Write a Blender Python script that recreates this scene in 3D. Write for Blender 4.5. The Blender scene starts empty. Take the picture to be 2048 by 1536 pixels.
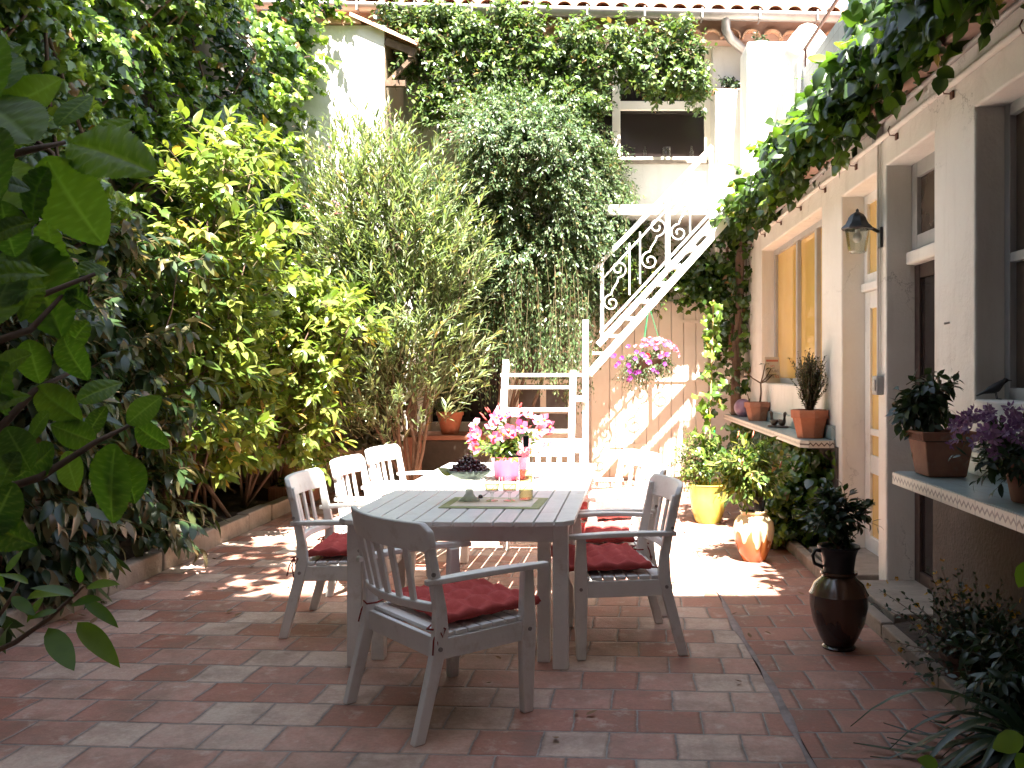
import bpy, bmesh, math, random
import numpy as np
from mathutils import Vector, Matrix
R = math.radians
rng = np.random.default_rng(7)
random.seed(11)
scene = bpy.context.scene
COL = scene.collection
CX, CY, F, EYE = 1190.0, 740.0, 1800.0, 1.48

def P(x, y, Y):
    return Vector(((x-CX)*Y/F, Y, EYE+(CY-y)*Y/F))

# ------------------------------------------------------------------ objects
def tag(o, label=None, cat=None, group=None, kind=None):
    if label: o['label'] = label
    if cat: o['category'] = cat
    if group: o['group'] = group
    if kind: o['kind'] = kind
    return o

def thing(name, label, cat, loc=(0,0,0), rz=0.0, group=None):
    o = bpy.data.objects.new(name, None); COL.objects.link(o)
    o.empty_display_size = .1
    o.location = loc; o.rotation_euler = (0,0,rz)
    return tag(o, label, cat, group)

def dup(root, loc, rz, label=None):
    r = root.copy(); COL.objects.link(r); r.location = loc; r.rotation_euler = (0,0,rz)
    if label: r['label'] = label
    for ch in list(root.children):
        c = ch.copy(); COL.objects.link(c); c.parent = r
        for g in list(ch.children):
            d = g.copy(); COL.objects.link(d); d.parent = c
    return r

def link(name, me, mat, parent=None, world=False):
    o = bpy.data.objects.new(name, me); COL.objects.link(o)
    if mat: me.materials.append(mat)
    if parent:
        o.parent = parent
        if world:
            p = parent; off = Vector(parent.location)
            while p.parent: p = p.parent; off += Vector(p.location)
            o.location = -off
    return o

class MB:
    def __init__(s): s.v=[]; s.f=[]
    def add(s, vs, fs):
        n=len(s.v); s.v += [tuple(v) for v in vs]; s.f += [tuple(i+n for i in f) for f in fs]; return s
    def box(s, x0,x1,y0,y1,z0,z1, m=None):
        vs=[Vector(p) for p in ((x0,y0,z0),(x1,y0,z0),(x1,y1,z0),(x0,y1,z0),(x0,y0,z1),(x1,y0,z1),(x1,y1,z1),(x0,y1,z1))]
        if m: vs=[m@v for v in vs]
        return s.add(vs,[(3,2,1,0),(4,5,6,7),(0,1,5,4),(1,2,6,5),(2,3,7,6),(3,0,4,7)])
    def bar(s, a, b, w, h, up=(0,0,1)):
        a=Vector(a); b=Vector(b); t=(b-a).normalized(); u=Vector(up)
        r=t.cross(u)
        if r.length<1e-4: r=t.cross(Vector((1,0,0)))
        r.normalize(); u=r.cross(t).normalized()
        q=[(-w/2,-h/2),(w/2,-h/2),(w/2,h/2),(-w/2,h/2)]
        vs=[p+r*i+u*j for p in (a,b) for i,j in q]
        return s.add(vs,[(0,1,2,3),(7,6,5,4),(0,4,5,1),(1,5,6,2),(2,6,7,3),(3,7,4,0)])
    def prism(s, prof, x0, x1, axis='x'):
        n=len(prof)
        def mk(t,p):
            return (t,p[0],p[1]) if axis=='x' else ((p[0],t,p[1]) if axis=='y' else (p[0],p[1],t))
        vs=[mk(x0,p) for p in prof]+[mk(x1,p) for p in prof]
        fs=[tuple(range(n-1,-1,-1)),tuple(range(n,2*n))]+[(i,(i+1)%n,n+(i+1)%n,n+i) for i in range(n)]
        return s.add(vs,fs)
    def tube(s, pts, r, n=8, cap=True):
        pts=[Vector(p) for p in pts]; m=len(pts)
        rr = r if hasattr(r,'__len__') else [r]*m
        ref=None; vs=[]
        for i,p in enumerate(pts):
            t=(pts[min(i+1,m-1)]-pts[max(i-1,0)])
            t = t.normalized() if t.length>1e-9 else Vector((0,0,1))
            if ref is None:
                ref=t.orthogonal().normalized()
            ref=(ref-t*ref.dot(t))
            ref = ref.normalized() if ref.length>1e-6 else t.orthogonal().normalized()
            b=t.cross(ref)
            for k in range(n):
                a=2*math.pi*k/n
                vs.append(p+(ref*math.cos(a)+b*math.sin(a))*rr[i])
        fs=[(i*n+k,i*n+(k+1)%n,(i+1)*n+(k+1)%n,(i+1)*n+k) for i in range(m-1) for k in range(n)]
        if cap: fs+= [tuple(range(n-1,-1,-1)), tuple((m-1)*n+k for k in range(n))]
        return s.add(vs,fs)
    def lathe(s, prof, c=(0,0,0), n=32, wob=None, sq=None):
        c=Vector(c); m=len(prof); vs=[]
        for (r,z) in prof:
            for k in range(n):
                a=2*math.pi*k/n; q=r
                if wob: q=r*(1+wob(a,z))
                vs.append(c+Vector((q*math.cos(a),q*math.sin(a),z)))
        fs=[(i*n+k,i*n+(k+1)%n,(i+1)*n+(k+1)%n,(i+1)*n+k) for i in range(m-1) for k in range(n)]
        fs+=[tuple(range(n-1,-1,-1)), tuple((m-1)*n+k for k in range(n))]
        return s.add(vs,fs)
    def loft(s, rings):
        n=len(rings[0]); vs=[v for r in rings for v in r]; m=len(rings)
        fs=[(i*n+k,i*n+(k+1)%n,(i+1)*n+(k+1)%n,(i+1)*n+k) for i in range(m-1) for k in range(n)]
        fs+=[tuple(range(n-1,-1,-1)), tuple((m-1)*n+k for k in range(n))]
        return s.add(vs,fs)
    def ball(s, c, r, n=10, m=7, sc=(1,1,1)):
        prof=[(max(1e-4,math.sin(math.pi*i/m))*r,-math.cos(math.pi*i/m)*r) for i in range(m+1)]
        k=MB().lathe(prof,n=n); c=Vector(c)
        return s.add([c+Vector((v[0]*sc[0],v[1]*sc[1],v[2]*sc[2])) for v in k.v],k.f)
    def sheet(s, fn, nu, nv):
        vs=[fn(i/nu,j/nv) for j in range(nv+1) for i in range(nu+1)]
        fs=[(j*(nu+1)+i,j*(nu+1)+i+1,(j+1)*(nu+1)+i+1,(j+1)*(nu+1)+i) for j in range(nv) for i in range(nu)]
        return s.add(vs,fs)
    def build(s, name, mat, parent=None, smooth=0, bevel=0, world=False, solid=0):
        me=bpy.data.meshes.new(name); me.from_pydata([tuple(v) for v in s.v],[],s.f)
        bm=bmesh.new(); bm.from_mesh(me); bmesh.ops.recalc_face_normals(bm,faces=bm.faces); bm.to_mesh(me); bm.free()
        if smooth:
            me.shade_smooth()
            if smooth<180: me.set_sharp_from_angle(angle=R(smooth))
        o=link(name,me,mat,parent,world)
        if solid:
            q=o.modifiers.new('s','SOLIDIFY'); q.thickness=solid; q.offset=0
        if bevel:
            q=o.modifiers.new('b','BEVEL'); q.width=bevel; q.segments=2; q.limit_method='ANGLE'; q.angle_limit=R(40)
        return o

# ------------------------------------------------------------------ materials
def new_mat(name):
    m=bpy.data.materials.new(name); m.use_nodes=True; nt=m.node_tree
    return m, nt, nt.nodes['Principled BSDF'], nt.nodes['Material Output']
def N(nt, typ, **kw):
    n=nt.nodes.new(typ)
    for k,v in kw.items(): setattr(n,k,v)
    return n
def c4(c): return (c[0],c[1],c[2],1)
def ramp(nt, stops, interp='LINEAR'):
    r=N(nt,'ShaderNodeValToRGB'); r.color_ramp.interpolation=interp
    e=r.color_ramp.elements
    while len(e)<len(stops): e.new(.5)
    for q,(p,c) in zip(e,stops): q.position=p; q.color=c4(c)
    return r

def mat(name, col, rough=.6, col2=None, scale=6., amt=1., bump=.0, bscale=40., metal=0., coat=0., spec=.5, grime=None, gscale=2.5):
    m,nt,b,out=new_mat(name)
    b.inputs['Roughness'].default_value=rough; b.inputs['Metallic'].default_value=metal
    b.inputs['Coat Weight'].default_value=coat; b.inputs['Specular IOR Level'].default_value=spec
    tc=N(nt,'ShaderNodeTexCoord')
    cur=None
    if col2:
        nz=N(nt,'ShaderNodeTexNoise'); nz.inputs['Scale'].default_value=scale; nz.inputs['Detail'].default_value=6; nz.inputs['Roughness'].default_value=.65
        nt.links.new(tc.outputs['Object'],nz.inputs['Vector'])
        r=ramp(nt,[(.32,col),(.68,col2)]); nt.links.new(nz.outputs['Fac'],r.inputs['Fac']); cur=r.outputs['Color']
        rr=N(nt,'ShaderNodeMapRange'); rr.inputs['To Min'].default_value=max(0.02,rough-.1); rr.inputs['To Max'].default_value=min(1,rough+.12)
        nt.links.new(nz.outputs['Fac'],rr.inputs['Value']); nt.links.new(rr.outputs['Result'],b.inputs['Roughness'])
    else: b.inputs['Base Color'].default_value=c4(col)
    if grime:
        g=N(nt,'ShaderNodeTexNoise'); g.inputs['Scale'].default_value=gscale; g.inputs['Detail'].default_value=8; g.inputs['Roughness'].default_value=.7
        nt.links.new(tc.outputs['Object'],g.inputs['Vector'])
        gr=ramp(nt,[(.56,(0,0,0)),(.72,(.75,.75,.75))]); nt.links.new(g.outputs['Fac'],gr.inputs['Fac'])
        mx=N(nt,'ShaderNodeMix',data_type='RGBA'); nt.links.new(gr.outputs['Color'],mx.inputs['Factor'])
        if cur: nt.links.new(cur,mx.inputs['A'])
        else: mx.inputs['A'].default_value=c4(col)
        mx.inputs['B'].default_value=c4(grime); cur=mx.outputs['Result']
    if cur: nt.links.new(cur,b.inputs['Base Color'])
    if bump:
        n2=N(nt,'ShaderNodeTexNoise'); n2.inputs['Scale'].default_value=bscale; n2.inputs['Detail'].default_value=5
        nt.links.new(tc.outputs['Object'],n2.inputs['Vector'])
        bp=N(nt,'ShaderNodeBump'); bp.inputs['Strength'].default_value=bump; bp.inputs['Distance'].default_value=.01
        nt.links.new(n2.outputs['Fac'],bp.inputs['Height']); nt.links.new(bp.outputs['Normal'],b.inputs['Normal'])
    return m

def leaf_mat(name, cols, rough=.4, trans=.35, spec=.5, tcol=None, dead=None):
    m,nt,b,out=new_mat(name)
    at=N(nt,'ShaderNodeAttribute'); at.attribute_name='tint'
    k=len(cols); r=ramp(nt,[(i/(k-1)*(.94 if dead else 1),c) for i,c in enumerate(cols)]+([(.985,dead)] if dead else []))
    nt.links.new(at.outputs['Fac'],r.inputs['Fac'])
    tc=N(nt,'ShaderNodeTexCoord'); nz=N(nt,'ShaderNodeTexNoise'); nz.inputs['Scale'].default_value=18
    nt.links.new(tc.outputs['Object'],nz.inputs['Vector'])
    hs=N(nt,'ShaderNodeHueSaturation'); nt.links.new(r.outputs['Color'],hs.inputs['Color'])
    mr=N(nt,'ShaderNodeMapRange'); mr.inputs['To Min'].default_value=.7; mr.inputs['To Max'].default_value=1.3
    nt.links.new(nz.outputs['Fac'],mr.inputs['Value']); nt.links.new(mr.outputs['Result'],hs.inputs['Value'])
    nt.links.new(hs.outputs['Color'],b.inputs['Base Color'])
    b.inputs['Roughness'].default_value=rough; b.inputs['Specular IOR Level'].default_value=spec
    tr=N(nt,'ShaderNodeBsdfTranslucent')
    mc=N(nt,'ShaderNodeMix',data_type='RGBA'); mc.blend_type='MULTIPLY'; mc.inputs['Factor'].default_value=1
    nt.links.new(hs.outputs['Color'],mc.inputs['A']); mc.inputs['B'].default_value=c4(tcol or (1.9,1.95,.85))
    nt.links.new(mc.outputs['Result'],tr.inputs['Color'])
    mx=N(nt,'ShaderNodeMixShader'); mx.inputs['Fac'].default_value=trans
    nt.links.new(b.outputs['BSDF'],mx.inputs[1]); nt.links.new(tr.outputs['BSDF'],mx.inputs[2])
    nt.links.new(mx.outputs['Shader'],out.inputs['Surface'])
    return m

def glass(name, tint=(1,1,1), rough=.0, ior=1.45, edge=.45):
    # thin clear glass: mostly see-through with a fresnel gloss
    m,nt,b,out=new_mat(name)
    t=N(nt,'ShaderNodeBsdfTransparent'); t.inputs['Color'].default_value=c4(tint)
    g=N(nt,'ShaderNodeBsdfGlossy'); g.inputs['Roughness'].default_value=rough+.01
    lw=N(nt,'ShaderNodeLayerWeight'); lw.inputs['Blend'].default_value=.5
    pw=N(nt,'ShaderNodeMath',operation='POWER'); pw.inputs[1].default_value=4; nt.links.new(lw.outputs['Facing'],pw.inputs[0])
    mr=N(nt,'ShaderNodeMapRange'); mr.inputs['To Min'].default_value=.06; mr.inputs['To Max'].default_value=.85; nt.links.new(pw.outputs[0],mr.inputs['Value'])
    tm=N(nt,'ShaderNodeMix',data_type='RGBA'); p2_=N(nt,'ShaderNodeMath',operation='POWER'); p2_.inputs[1].default_value=2; nt.links.new(lw.outputs['Facing'],p2_.inputs[0]); nt.links.new(p2_.outputs[0],tm.inputs['Factor']); tm.inputs['A'].default_value=c4(tint); tm.inputs['B'].default_value=c4([q*edge for q in tint]); nt.links.new(tm.outputs['Result'],t.inputs['Color'])
    mx=N(nt,'ShaderNodeMixShader'); nt.links.new(mr.outputs['Result'],mx.inputs['Fac'])
    nt.links.new(t.outputs['BSDF'],mx.inputs[1]); nt.links.new(g.outputs['BSDF'],mx.inputs[2])
    nt.links.new(mx.outputs['Shader'],out.inputs['Surface'])
    return m

M={}
M['white']=mat('white_paint',(.81,.80,.77),.42,(.73,.72,.69),6,bump=.12,bscale=55,grime=(.58,.53,.47),gscale=11)
def grain(name):
    m=mat(name,(.82,.81,.78),.45,(.72,.71,.68),6,grime=(.60,.56,.50),gscale=9); nt=m.node_tree; b=nt.nodes['Principled BSDF']
    tc=N(nt,'ShaderNodeTexCoord'); mp=N(nt,'ShaderNodeMapping'); mp.inputs['Scale'].default_value=(70,2.2,70); nt.links.new(tc.outputs['Object'],mp.inputs['Vector'])
    nz=N(nt,'ShaderNodeTexNoise'); nz.inputs['Scale'].default_value=1; nz.inputs['Detail'].default_value=5; nt.links.new(mp.outputs['Vector'],nz.inputs['Vector'])
    bp=N(nt,'ShaderNodeBump'); bp.inputs['Strength'].default_value=.35; bp.inputs['Distance'].default_value=.003; nt.links.new(nz.outputs['Fac'],bp.inputs['Height']); nt.links.new(bp.outputs['Normal'],b.inputs['Normal']); return m
M['slats']=grain('white_painted_slats')
M['metalwhite']=mat('white_metal_paint',(.82,.81,.78),.4,(.74,.73,.70),8,bump=.08,bscale=50,grime=(.45,.36,.28),gscale=9)
M['plaster']=mat('white_plaster',(.74,.71,.66),.85,(.66,.62,.56),1.3,bump=.35,bscale=22,grime=(.55,.5,.44),gscale=1.1)
def plaster(name,c1,c2,dirt):
    m,nt,b,out=new_mat(name); L=nt.links.new; tc=N(nt,'ShaderNodeTexCoord')
    def noise(scale,det=6,rough=.6,sc=None):
        n=N(nt,'ShaderNodeTexNoise'); n.inputs['Scale'].default_value=scale; n.inputs['Detail'].default_value=det; n.inputs['Roughness'].default_value=rough
        if sc: mp=N(nt,'ShaderNodeMapping'); mp.inputs['Scale'].default_value=sc; L(tc.outputs['Object'],mp.inputs['Vector']); L(mp.outputs['Vector'],n.inputs['Vector'])
        else: L(tc.outputs['Object'],n.inputs['Vector'])
        return n
    n1=noise(1.4,7,.65); r=ramp(nt,[(.3,c1),(.7,c2)]); L(n1.outputs['Fac'],r.inputs['Fac']); cur=r.outputs['Color']
    def over(cur,fac,col):
        mx=N(nt,'ShaderNodeMix',data_type='RGBA'); L(fac,mx.inputs['Factor']); L(cur,mx.inputs['A']); mx.inputs['B'].default_value=c4(col); return mx.outputs['Result']
    n2=noise(3.2,8,.7,(1.6,1.6,.22)); s2=ramp(nt,[(.52,(0,0,0)),(.76,(.5,.5,.5))]); L(n2.outputs['Fac'],s2.inputs['Fac']); cur=over(cur,s2.outputs['Color'],dirt)
    n3=noise(26,5,.8); s3=ramp(nt,[(.64,(0,0,0)),(.74,(.45,.45,.45))]); L(n3.outputs['Fac'],s3.inputs['Fac']); cur=over(cur,s3.outputs['Color'],dirt)
    vo=N(nt,'ShaderNodeTexVoronoi'); vo.feature='DISTANCE_TO_EDGE'; vo.inputs['Scale'].default_value=.85
    nw=noise(2.5,6,.7); ad=N(nt,'ShaderNodeVectorMath',operation='MULTIPLY_ADD'); ad.inputs[1].default_value=(.7,.7,.7); L(nw.outputs['Color'],ad.inputs[0]); L(tc.outputs['Object'],ad.inputs[2]); L(ad.outputs['Vector'],vo.inputs['Vector'])
    ck=ramp(nt,[(.0,(.55,.55,.55)),(.0055,(0,0,0))]); L(vo.outputs['Distance'],ck.inputs['Fac'])
    n4=noise(.9,3); cg=ramp(nt,[(.48,(0,0,0)),(.6,(1,1,1))]); L(n4.outputs['Fac'],cg.inputs['Fac'])
    cm=N(nt,'ShaderNodeMath',operation='MULTIPLY'); L(ck.outputs['Color'],cm.inputs[0]); L(cg.outputs['Color'],cm.inputs[1]); cur=over(cur,cm.outputs[0],[q*.45 for q in dirt])
    L(cur,b.inputs['Base Color']); b.inputs['Roughness'].default_value=.88
    t1=noise(5,5,.55); t2=noise(60,4,.6); t3=N(nt,'ShaderNodeMath',operation='MULTIPLY_ADD'); t3.inputs[1].default_value=.16; L(t2.outputs['Fac'],t3.inputs[0]); L(t1.outputs['Fac'],t3.inputs[2])
    t4=N(nt,'ShaderNodeMath',operation='MULTIPLY_ADD'); t4.inputs[1].default_value=-.5; L(cm.outputs[0],t4.inputs[0]); L(t3.outputs[0],t4.inputs[2])
    bp=N(nt,'ShaderNodeBump'); bp.inputs['Strength'].default_value=.55; bp.inputs['Distance'].default_value=.03; L(t4.outputs[0],bp.inputs['Height']); L(bp.outputs['Normal'],b.inputs['Normal'])
    return m
M['plaster']=plaster('white_plaster',(.78,.75,.69),(.70,.66,.60),(.50,.45,.39))
M['plaster_rear']=plaster('white_rear_plaster',(.76,.74,.70),(.68,.65,.61),(.48,.44,.40))
M['ochre']=mat('shade_warm_plaster',(.66,.52,.38),.9,(.54,.38,.25),1.6,bump=.5,bscale=14,grime=(.72,.65,.55),gscale=1.2)  # orange-brown of the shaded lower annex wall put into the colour
M['cream']=mat('cream_board_paint',(.87,.81,.70),.55,(.81,.74,.63),3,bump=.15,bscale=30)
M['stone']=mat('stone_wall',(.055,.045,.035),.95,(.10,.08,.06),3,bump=.6,bscale=12)  # darkened so gaps in the ivy hedge read as deep shade
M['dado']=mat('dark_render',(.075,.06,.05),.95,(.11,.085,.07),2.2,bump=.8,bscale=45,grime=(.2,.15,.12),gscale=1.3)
M['terra']=mat('terracotta',(.44,.15,.075),.75,(.34,.11,.055),7,bump=.15,bscale=50,grime=(.42,.24,.16),gscale=8)
M['terra_old']=mat('weathered_terracotta',(.34,.15,.09),.8,(.26,.11,.07),9,bump=.2,bscale=50,grime=(.32,.22,.16),gscale=10)
M['terra_dark']=mat('dark_clay',(.13,.065,.045),.85,(.09,.05,.035),9,bump=.2)
M['rooftile']=mat('roof_tile',(.40,.19,.11),.85,(.52,.33,.22),5,bump=.3,bscale=20,grime=(.2,.15,.11),gscale=6)
M['pinkeave']=mat('pink_eave',(.46,.30,.24),.85,(.38,.25,.2),4,bump=.3,bscale=25)
M['zinc']=mat('zinc',(.36,.33,.31),.45,(.28,.25,.24),6,metal=.6)
M['copper']=mat('brown_pipe',(.16,.075,.05),.6,(.11,.05,.035),9,bump=.2)
M['grey']=mat('grey_paint',(.42,.41,.40),.5,(.36,.35,.34),5)
M['black']=mat('black_plastic',(.015,.015,.017),.35)
M['blackmetal']=mat('black_metal',(.018,.018,.022),.4,(.03,.028,.028),20,bump=.15)
M['dark']=mat('dark_interior',(.012,.009,.009),.8)
M['darkpane']=mat('dark_pane',(.022,.016,.015),.12)
M['brownpane']=mat('brown_pane',(.10,.075,.055),.2,(.07,.05,.04),3)
M['amber']=mat('amber_blind',(.80,.52,.13),.7,(.72,.45,.10),1.5,coat=1.0)
for q_ in M['amber'].node_tree.nodes:
    if q_.type=='BSDF_PRINCIPLED': q_.inputs['Coat Roughness'].default_value=.03; q_.inputs['Coat IOR'].default_value=2.6
M['glass']=glass('window_glass',ior=1.5)
M['clear']=glass('clear_glass',(.95,.97,.95),ior=1.5)
M['yellowglass']=glass('yellow_wine_glass',(.93,.87,.56),ior=1.45)
def milky(name,col):
    m,nt,b,out=new_mat(name); b.inputs['Base Color'].default_value=c4(col); b.inputs['Roughness'].default_value=.15
    t=N(nt,'ShaderNodeBsdfTransparent'); t.inputs['Color'].default_value=c4((.88,.92,.87)); mx=N(nt,'ShaderNodeMixShader'); mx.inputs['Fac'].default_value=.5
    nt.links.new(t.outputs['BSDF'],mx.inputs[1]); nt.links.new(b.outputs['BSDF'],mx.inputs[2]); nt.links.new(mx.outputs['Shader'],out.inputs['Surface']); return m
M['pressglass']=milky('pressed_glass',(.62,.68,.60))
M['soil']=mat('soil',(.045,.03,.022),1,(.085,.055,.038),9,bump=1,bscale=35)
M['wood']=mat('bare_branch',(.16,.10,.065),.9,(.09,.055,.035),14,bump=.5,bscale=40)
M['twig']=mat('green_twig',(.10,.09,.04),.8,(.15,.10,.05),12)
M['kerb']=mat('kerb_stone',(.32,.26,.21),.9,(.22,.175,.14),6,bump=.6,bscale=30,grime=(.12,.1,.08),gscale=4)
M['cement']=mat('cement_joint',(.33,.27,.25),.95,(.19,.15,.135),8,bump=.6,bscale=35)
M['red']=mat('red_cotton',(.46,.085,.075),.9,(.39,.065,.058),30,bump=.3,bscale=400,spec=.2)
M['redtie']=mat('red_cord',(.25,.04,.03),.9)
M['pink']=mat('pink_glaze',(.66,.09,.19),.35,(.58,.06,.15),4)
M['yellowglaze']=mat('yellow_glaze',(.62,.50,.10),.22,(.54,.42,.07),6,coat=.4,bump=.05,bscale=30)
M['sage']=mat('sage_tile',(.30,.36,.33),.3,(.25,.31,.29),6,coat=.2)
M['mat_green']=mat('olive_cloth',(.46,.47,.24),.8,(.40,.41,.20),8,bump=.3,bscale=300)
M['cherry']=mat('cherry_skin',(.05,.006,.012),.18,(.10,.012,.016),30,coat=.5)
M['bronze']=mat('dark_bronze',(.06,.035,.028),.5,(.035,.022,.02),15)
M['birdblack']=mat('bird_dark',(.02,.018,.018),.6)
M['purple_ball']=mat('purple_ceramic',(.25,.15,.22),.4)
M['card']=mat('old_card',(.60,.52,.42),.8,(.54,.46,.37),9)
M['cardred']=mat('card_red_ink',(.50,.16,.10),.8)
M['cardgrey']=mat('card_grey_ink',(.24,.20,.18),.8)
M['greenstake']=mat('green_stake',(.02,.20,.08),.5)
M['stake']=mat('cane_stake',(.42,.28,.12),.7)
M['housewall']=mat('far_house_plaster',(.30,.27,.25),.9,(.25,.22,.2),.8,bump=.3)

def tile_floor(name, rot, w, h, seedoff=0, stops=None):
    m,nt,b,out=new_mat(name); L=nt.links.new
    tc=N(nt,'ShaderNodeTexCoord'); mp=N(nt,'ShaderNodeMapping'); mp.inputs['Rotation'].default_value=(0,0,rot); mp.inputs['Location'].default_value=(seedoff,seedoff*.37,0)
    L(tc.outputs['Object'],mp.inputs['Vector'])
    def noise(scale,det=6,rough=.6,vec=None):
        n=N(nt,'ShaderNodeTexNoise'); n.inputs['Scale'].default_value=scale; n.inputs['Detail'].default_value=det; n.inputs['Roughness'].default_value=rough; L(vec or tc.outputs['Object'],n.inputs['Vector']); return n
    wz=noise(4,2); wz2=noise(38,4,.7)
    wv=N(nt,'ShaderNodeVectorMath',operation='MULTIPLY_ADD'); wv.inputs[1].default_value=(.028,.024,0); L(wz.outputs['Color'],wv.inputs[0]); L(mp.outputs['Vector'],wv.inputs[2])
    wv2=N(nt,'ShaderNodeVectorMath',operation='MULTIPLY_ADD'); wv2.inputs[1].default_value=(.011,.011,0); L(wz2.outputs['Color'],wv2.inputs[0]); L(wv.outputs['Vector'],wv2.inputs[2])
    def brick(ms,sm):
        br=N(nt,'ShaderNodeTexBrick'); br.offset=.43; br.inputs['Scale'].default_value=1
        br.inputs['Color1'].default_value=(0,0,0,1); br.inputs['Color2'].default_value=(1,1,1,1); br.inputs['Mortar'].default_value=(.5,.5,.5,1)
        br.inputs['Mortar Size'].default_value=ms; br.inputs['Mortar Smooth'].default_value=sm
        br.inputs['Brick Width'].default_value=w; br.inputs['Row Height'].default_value=h; L(wv2.outputs['Vector'],br.inputs['Vector']); return br
    br=brick(.005,.5); ed=brick(.018,1.0)
    st=stops or [(0,(.30,.115,.075)),(.24,(.37,.165,.12)),(.42,(.42,.22,.17)),(.58,(.45,.275,.215)),(.76,(.47,.32,.255)),(1,(.50,.385,.31))]
    n1=noise(11,9,.72)
    # colour drifts inside a tile as well as from tile to tile
    dr=N(nt,'ShaderNodeMath',operation='MULTIPLY_ADD'); dr.inputs[1].default_value=.95; L(n1.outputs['Fac'],dr.inputs[0])
    of=N(nt,'ShaderNodeMath',operation='SUBTRACT'); of.inputs[1].default_value=.475; L(br.outputs['Color'],of.inputs[0]); L(of.outputs[0],dr.inputs[2])
    r=ramp(nt,st); L(dr.outputs[0],r.inputs['Fac'])
    n2=noise(55,6,.75); hs=N(nt,'ShaderNodeHueSaturation'); L(r.outputs['Color'],hs.inputs['Color'])
    mr=N(nt,'ShaderNodeMapRange'); mr.inputs['From Min'].default_value=.25; mr.inputs['From Max'].default_value=.75; mr.inputs['To Min'].default_value=.78; mr.inputs['To Max'].default_value=1.2; L(n2.outputs['Fac'],mr.inputs['Value']); L(mr.outputs['Result'],hs.inputs['Value'])
    def over(cur,fac,col):
        mx=N(nt,'ShaderNodeMix',data_type='RGBA'); L(fac,mx.inputs['Factor']); L(cur,mx.inputs['A']); mx.inputs['B'].default_value=c4(col); return mx.outputs['Result']
    n3=noise(2.6,10,.75); sr=ramp(nt,[(.45,(0,0,0)),(.66,(.8,.8,.8))]); L(n3.outputs['Fac'],sr.inputs['Fac']); cur=over(hs.outputs['Color'],sr.outputs['Color'],(.19,.115,.085))
    n4=noise(6.5,8,.7); s4=ramp(nt,[(.55,(0,0,0)),(.70,(.7,.7,.7))]); L(n4.outputs['Fac'],s4.inputs['Fac']); cur=over(cur,s4.outputs['Color'],(.55,.45,.37))
    # grime creeping in from the joints
    eg=N(nt,'ShaderNodeMath',operation='MULTIPLY'); L(ed.outputs['Fac'],eg.inputs[0]); L(n1.outputs['Fac'],eg.inputs[1]); cur=over(cur,eg.outputs[0],(.17,.11,.085))
    n5=noise(7,5,.7); mc=ramp(nt,[(.35,(.13,.11,.10)),(.6,(.30,.27,.255))]); L(n5.outputs['Fac'],mc.inputs['Fac'])
    mx=N(nt,'ShaderNodeMix',data_type='RGBA'); L(br.outputs['Fac'],mx.inputs['Factor']); L(cur,mx.inputs['A']); L(mc.outputs['Color'],mx.inputs['B']); L(mx.outputs['Result'],b.inputs['Base Color'])
    rr=N(nt,'ShaderNodeMapRange'); rr.inputs['To Min'].default_value=.45; rr.inputs['To Max'].default_value=.85; L(n1.outputs['Fac'],rr.inputs['Value']); L(rr.outputs['Result'],b.inputs['Roughness'])
    h1=N(nt,'ShaderNodeMath',operation='MULTIPLY_ADD'); h1.inputs[1].default_value=-.9; L(ed.outputs['Fac'],h1.inputs[0]); L(n1.outputs['Fac'],h1.inputs[2])
    h2=N(nt,'ShaderNodeMath',operation='MULTIPLY_ADD'); h2.inputs[1].default_value=-.8; L(br.outputs['Fac'],h2.inputs[0]); L(h1.outputs[0],h2.inputs[2])
    h3=N(nt,'ShaderNodeMath',operation='MULTIPLY_ADD'); h3.inputs[1].default_value=.5; L(br.outputs['Color'],h3.inputs[0]); L(h2.outputs[0],h3.inputs[2])
    h4=N(nt,'ShaderNodeMath',operation='MULTIPLY_ADD'); h4.inputs[1].default_value=.3; L(n2.outputs['Fac'],h4.inputs[0]); L(h3.outputs[0],h4.inputs[2])
    bp=N(nt,'ShaderNodeBump'); bp.inputs['Strength'].default_value=.65; bp.inputs['Distance'].default_value=.008; L(h4.outputs[0],bp.inputs['Height']); L(bp.outputs['Normal'],b.inputs['Normal'])
    return m
M['floor']=tile_floor('terracotta_floor',R(3),.268,.246)
M['floor2']=tile_floor('terracotta_floor_strip',R(1),.27,.25,.11,[(0,(.27,.10,.07)),(.5,(.34,.145,.10)),(1,(.40,.21,.155))])

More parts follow.
